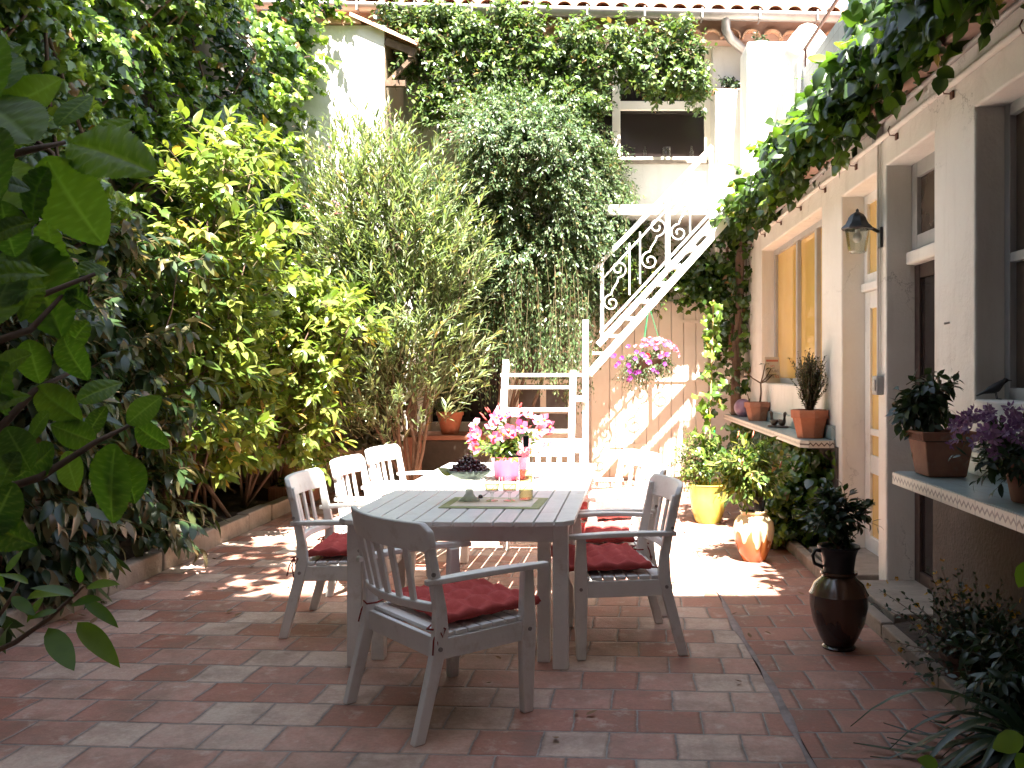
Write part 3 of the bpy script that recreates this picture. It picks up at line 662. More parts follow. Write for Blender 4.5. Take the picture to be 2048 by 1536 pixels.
rf.bar((-2.56,11.03,4.98),(-2.24,11.03,5.30),.05,.05)
rf.build('rafter',M['wood'],an,world=True)

# ------------------------------------------------------------------ garden wall behind the hedge
gw=thing('garden_wall','rubble stone wall behind the ivy hedge, coloured dark as shade between the leaves','wall',(-4.5,5,0))
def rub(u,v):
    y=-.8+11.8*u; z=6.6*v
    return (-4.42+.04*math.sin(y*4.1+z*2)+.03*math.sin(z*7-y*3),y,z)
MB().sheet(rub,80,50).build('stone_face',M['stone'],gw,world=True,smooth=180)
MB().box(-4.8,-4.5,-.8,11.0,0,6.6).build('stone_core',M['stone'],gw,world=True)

# ------------------------------------------------------------------ right house
XR=1.95
ho=thing('garden_house','low white plastered house along the right side with deep door and window openings','house',(2.1,6.5,0))
W1=(7.75,10.55,1.33,2.88); D1=(6.2,7.12,.06,2.85); D2=(5.18,6.03,.06,2.85); W2=(2.55,4.62,1.33,2.83)
wall('wall',[W1,D1,D2,W2],1.0,YB-.004,0,3.22,XR,XR+.24,'x',M['plaster'],ho)
MB().box(2.7,2.75,1.0,YB,0,3.2).build('inner_wall',M['dark'],ho,world=True)
MB().box(2.2,4.5,1.0,YB-.01,3.23,3.30).build('roof_deck',M['pinkeave'],ho,world=True)
def frame(op,x,dep,bars_y=(),bars_z=(),w=.06,name='window',m='grey'):
    y0,y1,z0,z1=op; f=MB()
    f.box(x,x+dep,y0,y0+w,z0,z1); f.box(x,x+dep,y1-w,y1,z0,z1)
    f.box(x+.001,x+dep-.001,y0+w,y1-w,z0,z0+w); f.box(x+.001,x+dep-.001,y0+w,y1-w,z1-w,z1)
    for yb,wb in bars_y: f.box(x-.006,x+dep-.006,yb-wb/2,yb+wb/2,z0+w,z1-w)
    for zb,wb in bars_z: f.box(x+.003,x+dep-.003,y0+w,y1-w,zb-wb/2,zb+wb/2)
    return f.build(name,M[m],ho,world=True,bevel=.005)
w1=frame(W1,XR+.15,.06,[(8.55,.07),(9.35,.07)])
MB().box(XR+.185,XR+.19,W1[0],W1[1],W1[2],W1[3]).build('pane',M['amber'],w1,world=True)
w2=frame(W2,XR+.15,.06,[(3.5,.08)],[(2.05,.05)])
MB().box(XR+.185,XR+.189,W2[0],W2[1],W2[2],W2[3]).build('pane',M['brownpane'],w2,world=True)
# door 1: white glazed door with transom
d1=frame((D1[0],D1[1],2.16,D1[3]),XR+.18,.05,w=.07,name='transom_window',m='white')
MB().box(XR+.205,XR+.209,D1[0]+.05,D1[1]-.05,2.2,D1[3]-.05).build('pane',M['amber'],d1,world=True)
MB().box(XR+.15,XR+.235,D1[0],D1[1],2.09,2.158).build('transom_bar',M['white'],ho,world=True,bevel=.012)
dl=frame((D1[0],D1[1],.06,2.088),XR+.185,.045,[],[(.75,.14),(1.0,.05)],w=.13,name='door',m='white')
MB().box(XR+.205,XR+.21,D1[0]+.1,D1[1]-.1,.1,2.0).build('pane',M['amber'],dl,world=True)
h=MB().tube([(XR+.185,6.28,1.05),(XR+.14,6.28,1.05),(XR+.14,6.38,1.05)],.009,8); h.build('handle',M['zinc'],dl,world=True,smooth=60)
MB().box(1.70,XR+.23,D1[0]-.02,D1[1]+.05,0,.075).build('door_step',M['kerb'],ho,world=True,bevel=.01)
MB().box(1.72,XR+.235,D2[0]+.001,D2[1]-.001,0,.075).build('door_step',M['kerb'],ho,world=True,bevel=.01)
# door 2: dark glazed door with transom
t2=frame((D2[0],D2[1],2.27,D2[3]),XR+.17,.05,w=.10,name='transom_window',m='grey')
MB().box(XR+.2,XR+.204,D2[0]+.05,D2[1]-.05,2.3,D2[3]-.05).build('pane',M['brownpane'],t2,world=True)
MB().box(XR+.13,XR+.232,D2[0],D2[1],2.18,2.268).build('transom_bar',M['plaster'],ho,world=True,bevel=.014)
l2=frame((D2[0],D2[1],.06,2.178),XR+.19,.04,[],[(1.0,.12)],w=.09,name='door',m='bronze')
MB().box(XR+.21,XR+.214,D2[0]+.05,D2[1]-.05,.1,2.13).build('pane',M['darkpane'],l2,world=True)
# rough dark dado below the shelves
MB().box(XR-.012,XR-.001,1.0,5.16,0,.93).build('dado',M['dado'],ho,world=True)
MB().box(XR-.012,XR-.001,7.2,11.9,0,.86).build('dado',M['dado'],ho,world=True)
# tiled shelves
def shelf(y0,y1,xf,z,ch):
    prof=[(XR-.013,y0),(xf+ch,y0),(xf,y0+ch),(xf,y1-ch*.6),(xf+ch*.6,y1),(XR-.013,y1)]
    inn=[(XR-.013,y0+.012),(xf+ch+.004,y0+.012),(xf+.012,y0+ch+.004),(xf+.012,y1-ch*.6-.004),(xf+ch*.6+.004,y1-.012),(XR-.013,y1-.012)]
    s=MB().prism(inn,z-.06,z,axis='z').build('tiled_shelf',M['shelftile'],ho,world=True)
    e=MB().prism(prof,z-.062,z-.003,axis='z').build('edging_tile',M['edging'],s); 
    # edging in its own space so that its zigzag follows the edge
    for v in e.data.vertices: v.co.z-= z-.0325
    e.location=Vector((0,0,z-.0325))-Vector((0,0,0))
    e.location = Vector((0,0,z-.0325)); e.parent=s
    MB().box(XR-.03,XR-.0005,y0+.02,y1-.02,z+.001,z+.115).build('backsplash',M['shelftile'],s).location=(0,0,0)
    return s
SZ1,SZ2=.91,.95
shelf(7.28,11.7,1.67,SZ1,.06); shelf(1.6,4.72,1.55,SZ2,.05)
# eave: pink tile edge, two tubes with hooks
ev=MB()
y=1.0
while y<YB-.3:
    s=[]
    for (xx,zz) in ((1.74,3.215),(2.3,3.46)):
        s+=[(xx,y+.1+.11*math.cos(a),zz+.06*math.sin(a)) for a in [math.pi*k/6 for k in range(7)]]
    ev.add(s,[tuple(range(7)),tuple(range(13,6,-1))]+[(k,(k+1)%7,7+(k+1)%7,7+k) for k in range(7)]); y+=.225
ev.build('eave_tiles',M['rooftile'],ho,world=True)
MB().box(1.80,2.2,1.0,YB-.01,3.16,3.215).build('eave_slab',M['pinkeave'],ho,world=True,bevel=.006)
p1=MB().tube([(XR-.035,1.0,2.985),(XR-.035,11.9,3.075)],.019,10).build('awning_tube',M['plaster'],ho,world=True,smooth=60)
MB().tube([(XR-.055,1.0,3.11),(XR-.055,11.9,3.15)],.017,10).build('awning_tube',M['grey'],ho,world=True,smooth=60)
for yy in np.arange(3.1,11.8,.9):
    hk=MB(); z=2.985+(yy-1)*.00826; hk.tube([(XR-.002,yy,z-.035),(XR-.05,yy,z-.032),(XR-.062,yy,z),(XR-.05,yy,z+.027)],.004,6); hk.box(XR-.012,XR-.001,yy-.02,yy+.02,z-.06,z-.02); hk.build('hook',M['copper'],p1,world=True)
# electric box, conduits
MB().box(XR-.055,XR-.001,6.08,6.16,3.02,3.13).build('junction_box',M['grey'],ho,world=True,bevel=.005)
cd=MB().tube([(XR-.016,6.15,3.03),(XR-.016,6.15,1.44)],.009,8).tube([(XR-.012,6.115,3.03),(XR-.012,6.115,1.44)],.006,8)
cd.build('conduit',M['plaster'],ho,world=True,smooth=60)
sw=MB().box(XR-.05,XR-.001,6.075,6.175,1.31,1.44).build('switch_box',M['grey'],ho,world=True,bevel=.008)
MB().box(XR-.058,XR-.051,6.09,6.16,1.335,1.415).build('rocker_switch',M['zinc'],sw,world=True,bevel=.004)
MB().tube([(XR-.001,4.95,1.74),(XR-.03,4.95,1.735)],.006,6).build('wall_peg',M['zinc'],ho,world=True)
# terrace parapet above with its rail and the white chimney pillar
MB().box(2.25,2.33,4.2,10.75,3.31,4.72).build('parapet',M['shingle'],ho,world=True)
rl=MB().tube([(2.27,4.2,4.95),(2.27,9.75,4.95)],.018,8)
for yy in (4.6,6.3,8.0,9.7): rl.tube([(2.27,yy,4.70),(2.27,yy,4.95)],.012,6)
rl.build('terrace_rail',M['copper'],ho,world=True,smooth=60)
MB().box(2.2,2.40,9.76,9.96,3.31,4.86).build('rail_post',M['plaster'],ho,world=True,bevel=.01)
pil=MB().box(1.86,2.40,11.0,11.55,3.31,5.50).build('white_pillar',M['plaster'],ho,world=True,bevel=.03)
MB().box(1.55,1.95,11.6,YB-.002,3.0,5.1).build('buttress',M['plaster'],ho,world=True,bevel=.02)
# brown drain pipe with a crank
MB().tube([P(1500,470,11.6),P(1496,500,11.6),P(1496,605,11.6),P(1490,618,11.6),P(1466,640,11.55),P(1462,660,11.55),P(1462,720,11.55)],.032,10).build('drain_pipe',M['copper'],ho,world=True,smooth=60)
o=MB().tube([P(1478,488,11.5),P(1462,490,11.5),P(1454,498,11.5),P(1456,520,11.5)],.02,8).build('drain_pipe',M['copper'],ho,world=True,smooth=60)

# urn on the parapet end and a little potted plant on the pillar
ur=thing('stone_urn','bulbous pale stone urn beside the top of the white pillar','urn',(2.50,10.6,4.72))
MB().lathe([(.14,0),(.15,.04),(.07,.10),(.07,.16),(.20,.30),(.27,.45),(.26,.60),(.17,.72),(.10,.80),(.04,.83)],n=24).build('bowl',M['plaster'],ur,smooth=50)
MB().box(-.17,.17,-.17,.17,-.06,0).build('base',M['plaster'],ur,bevel=.01)

# ------------------------------------------------------------------ unseen house behind the viewer, height and wings shaped to shade the patio
th=thing('tall_house','unseen tall house behind the viewer, its wings added to shade the patio','house',(0,-1,0))
MB().box(-2.2,2.3,-5,-.8,0,14.1).box(-9,-2.2,-5,1.2,0,9.6).box(2.95,9,-5,1.6,0,13.8).box(2.3,2.95,-5,-.8,0,13.8).build('wall',M['housewall'],th,world=True)
tw=MB()
for fz in (1.2,4.4,7.6,10.6):
    for fx in (-1.2,.9): tw.box(fx-.5,fx+.5,-.795,-.76,fz,fz+1.6)
tw.build('shutters',M['grey'],th,world=True,bevel=.01)

aw=thing('shade_canvas','unseen dark canvas added overhead to deepen the shade at the right','awning',(.8,-.8,3.2))  # added out of view to keep sky light off the right foreground
MB().sheet(lambda u,v:(.2+1.3*u,-.79+5.0*v,4.35-.88*v-.08*math.sin(math.pi*v)-.03*math.sin(math.pi*u)),12,16).build('canvas',mat('shade_canvas_cloth',(.06,.05,.05),.9,(.045,.04,.04),30),aw,world=True,smooth=180,solid=.006)
MB().tube([(.15,4.22,3.47),(1.55,4.22,3.47)],.03,10).build('front_bar',M['zinc'],aw,world=True,smooth=60)
for x_ in (.4,1.3): MB().tube([(x_,-.79,3.6),(x_,1.8,3.5),(x_,4.2,3.46)],.025,8).build('folding_arm',M['zinc'],aw,world=True,smooth=60)
# ================================================================== staircase
stc=thing('metal_staircase','white painted metal staircase with scrollwork railing rising across the plank gate','staircase',(.8,10.6,0))
YN,YF=10.45,11.05     # near and far stringers
def SN(x,y): return P(x,y,YN)
def SF(x,y): return P(x,y,YF)
def bar2(a,b,w,h,name,m='metalwhite'):
    return MB().bar(a,b,w,h).build(name,M[m],stc,world=True,bevel=.003)
bar2(SN(1178,748),SN(1458,436),.04,.085,'stringer')
bar2(SF(1196,690),SF(1470,394),.04,.075,'stringer')
for t in np.linspace(.05,.95,9):
    a=SN(1178+280*t,748-316*t); b=SF(1196+274*t,690-298*t)
    z=(a.z+b.z)/2-.02; q=MB(); x0=(a.x+b.x)/2-.09
    for k in range(5): q.box(x0+.004+k*.036,x0+.014+k*.036,YN+.024,YF-.024,z-.014,z+.010)
    for yy_ in (YN+.12,YN+.3,YF-.12): q.box(x0+.001,x0+.166,yy_,yy_+.008,z-.013,z+.009)
    q.box(x0-.008,x0-.001,YN+.024,YF-.024,z-.022,z+.014); q.box(x0+.168,x0+.175,YN+.024,YF-.024,z-.022,z+.014)
    q.build('tread',M['metalwhite'],stc,world=True)
# railing on the far stringer
sl=lambda x,y0: SF(x,y0-(x-1205)*1.08)
bar2(SF(1180,548),SF(1424,292),.045,.045,'handrail')
YH=YN+.02
bar2(P(1228,498,YH),P(1424,296,YH),.05,.05,'handrail')
bar2(sl(1200,558),sl(1400,558),.022,.022,'rail'); bar2(sl(1200,660),sl(1420,660),.022,.03,'rail')
def post(x,yt,yb,w,name): return bar2(SF(x,yt),SF(x,yb),w,w,name)
post(1204,522,688,.045,'newel_post'); post(1335,385,545,.06,'newel_post'); post(1422,296,440,.05,'newel_post')
for x,yt,yb in ((1259,486,590),(1280,464,568),(1380,360,470)): post(x,yt,yb,.02,'baluster')
def spiral(cx,cy,r,a0,turns,sgn):
    pts=[]
    for i in range(40):
        t=i/39; a=a0+sgn*turns*2*math.pi*t; q=r*(1-.78*t)
        pts.append(SF(cx+q*math.cos(a),cy+q*math.sin(a)))
    return pts
def scroll(cx,cy,r):
    # an S of two opposed scrolls
    hi=spiral(cx+7,cy-34,r,math.pi*.5,1.35,-1); lo=spiral(cx-7,cy+34,r,-math.pi*.5,1.35,-1)
    mid=[SF(cx+7-10*t*0,cy-34+r+(68-2*r)*t) for t in (0,.5,1)]
    q=list(reversed(hi))+[SF(cx+5,cy-8),SF(cx-5,cy+8)]+lo
    MB().tube(q,.011,6).build('scroll',M['metalwhite'],stc,world=True,smooth=60)
scroll(1230,572,17); scroll(1307,488,19); scroll(1365,432,18)
# small landing and the steep lower flight towards the patio
MB().box(-1.1,-.02,YN,YF,1.40,1.44).build('landing',M['metalwhite'],stc,world=True,bevel=.004)
bar2(P(1171,640,YN),Vector((P(1171,640,YN).x,YN,0)),.07,.07,'support_post')
bar2((-1.035,10.5,1.58),(-1.06,9.8,.0),.07,.09,'stringer'); bar2((-.25,10.45,1.46),(-.275,9.8,.0),.07,.09,'stringer')
MB().box(-.26,-.1,10.36,10.42,1.12,1.18).build('bracket',M['metalwhite'],stc,world=True)
for z in (1.28,1.03,.79,.54,.29):
    y=9.8+.65*z/1.46; MB().box(-1.0,-.29,y-.05,y+.07,z-.018,z+.018).build('tread',M['metalwhite'],stc,world=True,bevel=.004)

# ================================================================== table
TL,TW,TZ=2.72,1.18,.745
tb=thing('garden_table','long white slatted garden table set with fruit, wine and flowers','table',(-.63,5.75,0),R(-2.5))
n=12; pit=TW/n
def slatfn(i,y0,y1,cornered):
    x0=-TW/2+i*pit+.0035; x1=x0+pit-.007
    return x0,x1
tp=MB()
for i in range(n):
    x0=-TW/2+i*pit+.0038; x1=x0+pit-.0076
    bow=lambda x:.035*(1-(2*x/TW)**2)
    for (ya,yb) in ((-TL/2,.205),(.213,TL/2)):
        e0=bow(x0) if ya<-1 else 0; e1=bow(x1) if ya<-1 else 0; f0=bow(x0) if yb>1 else 0; f1=bow(x1) if yb>1 else 0
        ch=.05 if i in (0,n-1) else 0
        if ya<-1 and i==0: pr=[(x0,ya-e0+.06),(x0+.05,ya-e0),(x1,ya-e1)]
        elif ya<-1 and i==n-1: pr=[(x0,ya-e0),(x1-.05,ya-e1),(x1,ya-e1+.06)]
        else: pr=[(x0,ya-e0),(x1,ya-e1)]
        pr=pr+[(x1,yb+f1),(x0,yb+f0)]
        tp.prism(pr,TZ-.026,TZ,axis='z')
tp.build('tabletop',M['slats'],tb,bevel=.004)
ap=MB()
ax,ay=TW/2-.075,TL/2-.11
ap.box(-ax+.04,ax-.04,-ay-.012,-ay+.012,.625,.717).box(-ax+.04,ax-.04,ay-.012,ay+.012,.625,.717)
ap.box(-ax-.012,-ax+.012,-ay+.04,ay-.04,.625,.717).box(ax-.012,ax+.012,-ay+.04,ay-.04,.625,.717)
for yy in (-.6,.0,.6): ap.box(-ax+.013,ax-.013,yy-.03,yy+.03,.685,.716)
ap.build('apron',M['white'],tb,bevel=.003)
for sx in (-1,1):
    for sy in (-1,1):
        MB().box(sx*ax-.038,sx*ax+.038,sy*ay-.038,sy*ay+.038,0,.7175).build('leg',M['white'],tb,bevel=.006)
        MB().box(sx*ax-.036-sx*.09,sx*ax+.03-sx*.09,sy*ay-.032-sy*.10,sy*ay+.032-sy*.10,0,.6245).build('leg',M['white'],tb,bevel=.006)

# ================================================================== chairs
def make_chair(label):
    t=thing('garden_chair',label,'chair',group='white armchairs round the garden table')
    W=.298
    for s in (-1,1):
        # rear post: splayed foot, raked back
        prof=[(-.385,0),(-.335,0),(-.252,.30),(-.225,.42),(-.235,.52),(-.300,.83),(-.335,.83),(-.285,.52),(-.290,.42),(-.300,.34)]
        MB().prism(prof,s*W-.019,s*W+.019).build('rear_leg',M['white'],t,bevel=.006)
        prof=[(.150,0),(.198,0),(.212,.30),(.212,.40),(.200,.62),(.152,.62),(.142,.40),(.142,.30)]
        MB().prism(prof,s*W-.021,s*W+.021).build('front_leg',M['white'],t,bevel=.006)
        # arm: curved plan, widening to the front
        rings=[]
        for i in range(11):
            q=i/10; y=-.322+.60*q; cxx=s*(W+.030*math.sin(math.pi*q*.9)); w=.021+.009*math.sin(math.pi*min(1,q*1.1))+.004*q; z=.632+.012*math.sin(math.pi*q)-.006*q
            if i in (0,10): w*=.72
            rings.append([Vector((cxx-w,y,z-.012)),Vector((cxx+w,y,z-.012)),Vector((cxx+w,y,z+.012)),Vector((cxx-w,y,z+.012))])
        MB().loft(rings).build('armrest',M['white'],t,bevel=.005)
        MB().box(s*W-.012,s*W+.012,-.253,.143,.315,.398).build('side_rail',M['white'],t,bevel=.003)
        for (yy,zz) in ((-.268,.362),(.177,.362),(-.30,.665)):
            MB().tube([(s*(W+.0185),yy,zz),(s*(W+.026),yy,zz)],.009,10).build('bolt',M['zinc'],t)
    MB().box(-W+.02,W-.02,.165,.189,.315,.40).build('front_rail',M['white'],t,bevel=.003)
    MB().box(-W+.02,W-.02,-.275,-.251,.315,.40).build('back_rail',M['white'],t,bevel=.003)
    st=MB()
    for i in range(7):
        y=-.247+i*.0625; st.box(-W-.004,W+.004,y,y+.055,.4005,.419)
    st.build('seat',M['white'],t,bevel=.004)
    def arc(z,x,off): # rear face line of the backrest, bowed backwards
        lean=(z-.52)*-.20
        return -.272+lean-.068*(1-(x/.33)**2)+off
    def rail(z0,z1,hw,th,name,round_=0):
        rings=[]
        for i in range(21):
            x=-hw+2*hw*i/20; e=min(1,(hw-abs(x))/.035) if round_ else 1; e=max(0,min(1,e)); k=round_*(1-math.sqrt(max(0,1-(1-e)**2)))
            a,b=z0+k*.6,z1-k
            rings.append([Vector((x,arc(a,x,0),a)),Vector((x,arc(a,x,th),a)),Vector((x,arc(b,x,th),b)),Vector((x,arc(b,x,0),b))])
        MB().loft(rings).build(name,M['white'],t,smooth=35,bevel=.006)
    rail(.755,.875,.335,.028,'top_rail',.035); rail(.505,.542,.284,.036,'lower_rail')
    for k in range(5):
        x=-.194+.097*k; xb=x*.92
        MB().bar((xb,arc(.535,xb,.016),.535),(x,arc(.775,x,.012),.775),.040,.014,up=(0,1,.2)).build('slat',M['white'],t,bevel=.003)
    return t
# (x, y, facing angle, label)
chairs=[(-.625,4.015,-49,'nearest white armchair, its slatted back turned to the viewer'),
 (-1.37,5.28,-88,'front one of the three white armchairs along the left side of the table'),
 (-1.37,6.17,-92,'middle one of the three white armchairs along the left side of the table'),
 (-1.34,7.02,-98,'left side white armchair farthest from the viewer, beside the tall clay pipe'),
 (.06,4.92,98,'front one of the white armchairs along the right side of the table'),
 (.04,5.68,95,'middle white armchair on the right side, tucked behind the front one'),
 (.03,6.55,112,'sunlit white armchair at the far right side, turned askew before the gate'),
 (-.42,7.55,178,'white armchair at the far end of the table behind the pink flowers')]
ch0=make_chair(chairs[0][3]); CH=[]
for i,(x,y,a,lb) in enumerate(chairs):
    if i==0: ch0.location=(x,y,0); ch0.rotation_euler=(0,0,R(a)); CH.append(ch0)
    else: CH.append(dup(ch0,(x,y,0),R(a),lb))

# cushions: tufted, tied to the rear legs
def cushion_mesh():
    tu=[((i+.5)/4,(j+.5)/4) for i in range(4) for j in range(4)]
    nn=64; W,D=.268,.235
    def surf(sg):
        def fn(u,v):
            ex=min(u,1-u); ey=min(v,1-v); e=min(1,min(ex,ey)/.10); edge=math.sqrt(max(0,1-(1-e)**2))
            d=min(math.hypot((u-a)*.53,(v-b)*.51) for a,b in tu)
            puff=.10+.90*(1-math.exp(-(d/.050)**2))
            cr=min(abs(((u*4)%1)-.5),abs(((v*4)%1)-.5)); puff*= .78+.22*min(1,cr/.16)
            pin=1+.035*((2*u-1)**2*(2*v-1)**2)-.025*(1-(2*u-1)**2)*(2*v-1)**2*0
            x=(u-.5)*2*W*pin; y=(v-.5)*2*D*pin
            return (x,y,.034+sg*(.044 if sg>0 else .026)*edge*puff)
        return fn
    a=MB().sheet(surf(1),nn,nn); b=MB().sheet(surf(-1),nn,nn)
    m=MB(); m.add(a.v,a.f); m.add(b.v,[tuple(reversed(f)) for f in b.f]); return m
def make_cushion(label):
    t=thing('seat_cushion',label,'cushion',group='red tufted seat cushions')
    o=cushion_mesh().build('pad',M['red'],t,smooth=180)
    bm=bmesh.new(); bm.from_mesh(o.data); bmesh.ops.remove_doubles(bm,verts=bm.verts,dist=.0006); bmesh.ops.recalc_face_normals(bm,faces=bm.faces); bm.to_mesh(o.data); bm.free()
    for s in (-1,1):
        q=MB().tube([(s*.25,-.22,.03),(s*.285,-.25,.035),(s*.305,-.29,.03),(s*.30,-.32,.02),(s*.26,-.325,.015),(s*.235,-.29,.02),(s*.25,-.245,.025)],.004,6)
        q.tube([(s*.302,-.30,.028),(s*.315,-.31,-.03),(s*.31,-.30,-.085)],.0035,6).tube([(s*.302,-.30,.028),(s*.325,-.29,-.01),(s*.32,-.275,.02),(s*.303,-.295,.03)],.0035,6).tube([(s*.302,-.30,.028),(s*.312,-.325,-.02),(s*.322,-.335,-.075)],.0035,6)
        q.build('tie',M['redtie'],t,smooth=180)
    return t
cus=[(0,0,.03,0,'bright red tufted cushion on the nearest chair'),(1,0,.0,0,'red tufted cushion on the front left side chair'),(2,.0,.02,0,'red tufted cushion on the middle left side chair'),
 (4,.0,.05,3,'dark red tufted cushion on the front right side chair'),(5,0,.05,-3,'red cushion on the middle right side chair'),(6,0,.02,0,'orange red cushion in the sun on the far right side chair')]
c0=None
for (ci,dx,dy,da,lb) in cus:
    c=CH[ci]; a=c.rotation_euler.z; off=Matrix.Rotation(a,4,'Z')@Vector((dx,dy,.4195+.002))
    loc=Vector(c.location)+off
    if c0 is None: c0=make_cushion(lb); c0.location=loc; c0.rotation_euler=(0,0,a+R(da))
    else: dup(c0,loc,a+R(da),lb)

# ================================================================== on the table
pm=thing('placemat','olive green cloth placemat under the bowl, glasses and bottle','placemat',(-.55,4.96,TZ+.001),R(-4))
MB().sheet(lambda u,v:((u-.5)*.54,(v-.5)*.40,.002+.0015*math.sin(u*9)*math.sin(v*7)),20,16).build('cloth',M['mat_green'],pm,smooth=180,solid=.003)
MB().sheet(lambda u,v:((u-.5)*.44,(v-.5)*.30,.0055+.0015*math.sin(u*9)*math.sin(v*7)),10,8).build('glare_patch',M['cream'],pm,smooth=180)  # pale centre paints the white glare on the cloth
# pressed glass pedestal bowl
bx,by=-.70,5.02
bw=thing('fruit_bowl','pressed glass pedestal bowl heaped with dark cherries','bowl',(bx,by,TZ+.008))
fl_=lambda a,z:.03*math.cos(a*16)*(1 if z>.10 else .6)
prof=[(.058,0),(.057,.006),(.036,.018),(.022,.038),(.019,.07),(.026,.10),(.055,.112),(.095,.135),(.122,.165),(.128,.172),(.124,.173),(.090,.142),(.050,.122),(.001,.116)]
MB().lathe(prof,n=64,wob=fl_).build('dish',M['pressglass'],bw,smooth=60)
# cherries, each its own
cm=MB().ball((0,0,0),.0125,12,9,(1,1,.93)); cm.tube([(0,0,.010),(.004,.002,.022),(.012,.004,.036)],[.0012,.001,.001],5)
ch=None; k=0
pts=[]
for ring,(rr,nn,zz) in enumerate(((.098,22,.168),(.075,18,.172),(.052,13,.176),(.030,8,.178),(.088,18,.186),(.062,14,.194),(.036,9,.198),(.012,3,.198),(.050,9,.213),(.025,6,.219),(.006,1,.236),(.02,3,.236))):
    for i in range(nn):
        a=2*math.pi*i/nn+ring*.7+random.uniform(-.12,.12); q=rr+random.uniform(-.006,.006)
        pts.append((bx+q*math.cos(a),by+q*math.sin(a),TZ+.008+zz+random.uniform(-.004,.004)))
for p in pts:
    if ch is None:
        ch=cm.build('cherry',M['cherry'],smooth=180); o=ch
        tag(o,'dark red cherry in the heap filling the glass bowl','cherry','dark cherries heaped in the glass bowl')
    else: o=ch.copy(); COL.objects.link(o)
    o.location=p; o.rotation_euler=(random.uniform(-.9,.9),random.uniform(-.9,.9),random.uniform(0,6))
o=ch.copy(); COL.objects.link(o); o.location=P(961,960,5.12); o.location.z=TZ+.0125; o.rotation_euler=(1.2,.2,.6); o.scale=(1.15,)*3
del o['group']; o['label']='single dark cherry lying on the table between bowl and glasses'
lf=leaf_mesh('vine_leaf',np.array([[bx-.09,by-.03,TZ+.178]]),np.array([[-1,-.25,.35]]),np.array([[.3,-.5,.9]]),[.085],HEART,L_['bush'],tint=np.array([.95]))
tag(lf,'yellow green leaf sticking out of the left rim of the cherry bowl','leaf')
# stemmed wine glasses
def wineglass(px,lb):
    t=thing('wine_glass',lb,'glass',(P(px,1000,5.0).x,5.0,TZ+.008),0,'glasses of white wine on the placemat')
    MB().lathe([(.034,0),(.033,.003),(.008,.010),(.006,.035),(.012,.048),(.036,.056),(.041,.085),(.043,.135),(.042,.135),(.040,.085),(.034,.060),(.001,.058)],n=28).build('bowl',M['clear'],t,smooth=50)
    MB().lathe([(.001,.060),(.032,.0615),(.0385,.085),(.039,.094),(.001,.094)],n=28).build('wine',M['yellowglass'],t,smooth=50)
    return t
wineglass(984,'short stemmed glass of white wine next to the cherry bowl'); wineglass(1019,'short stemmed glass of white wine next to the bottle')
bo=thing('wine_bottle','clear bottle of pale yellow wine with a black capsule','bottle',(P(1052,1000,5.06).x,5.06,TZ+.008))
MB().lathe([(.036,0),(.040,.006),(.040,.20),(.036,.225),(.018,.255),(.0145,.275),(.0145,.345),(.016,.347),(.016,.355)],n=28).build('glass',M['clear'],bo,smooth=50)
MB().lathe([(.001,.004),(.036,.006),(.0375,.01),(.0375,.165),(.001,.165)],n=28).build('wine',M['yellowglass'],bo,smooth=50)
MB().lathe([(.0152,.295),(.0162,.296),(.0168,.354),(.015,.358),(.001,.358)],n=24).build('capsule',M['black'],bo,smooth=50)
# pink pot of flowers
fp=thing('flower_pot','pink pot crowded with pink and white trumpet flowers on the table','potted flowers',(P(1020,950,6.05).x,6.05,TZ+.001))
MB().lathe([(.095,0),(.10,.005),(.126,.145),(.130,.150),(.130,.158),(.122,.158),(.115,.14),(.001,.135)],n=36).build('pot',M['pink'],fp,smooth=40)
MB().lathe([(.105,.12),(.112,.185),(.116,.188),(.108,.19),(.10,.16),(.001,.155)],n=32).build('liner_pot',M['black'],fp,smooth=40)
B=np.array(fp.location); nO=90
O=B+np.array([0,0,.16])+rng.normal(0,.035,(nO,3))*[1,1,.2]; D=rdir(nO,[0,-.1,.75],.55); D[:,2]=np.abs(D[:,2])+.12
Lh=.12+.20*rng.random(nO)
lv=leaf_mesh('foliage',*shoots(O,D,Lh,7,.062,60,.1,.2),OVAL,L_['bush'],fp)
stem_mesh('flower_stem',O,D,Lh,.003,M['twig'],fp)
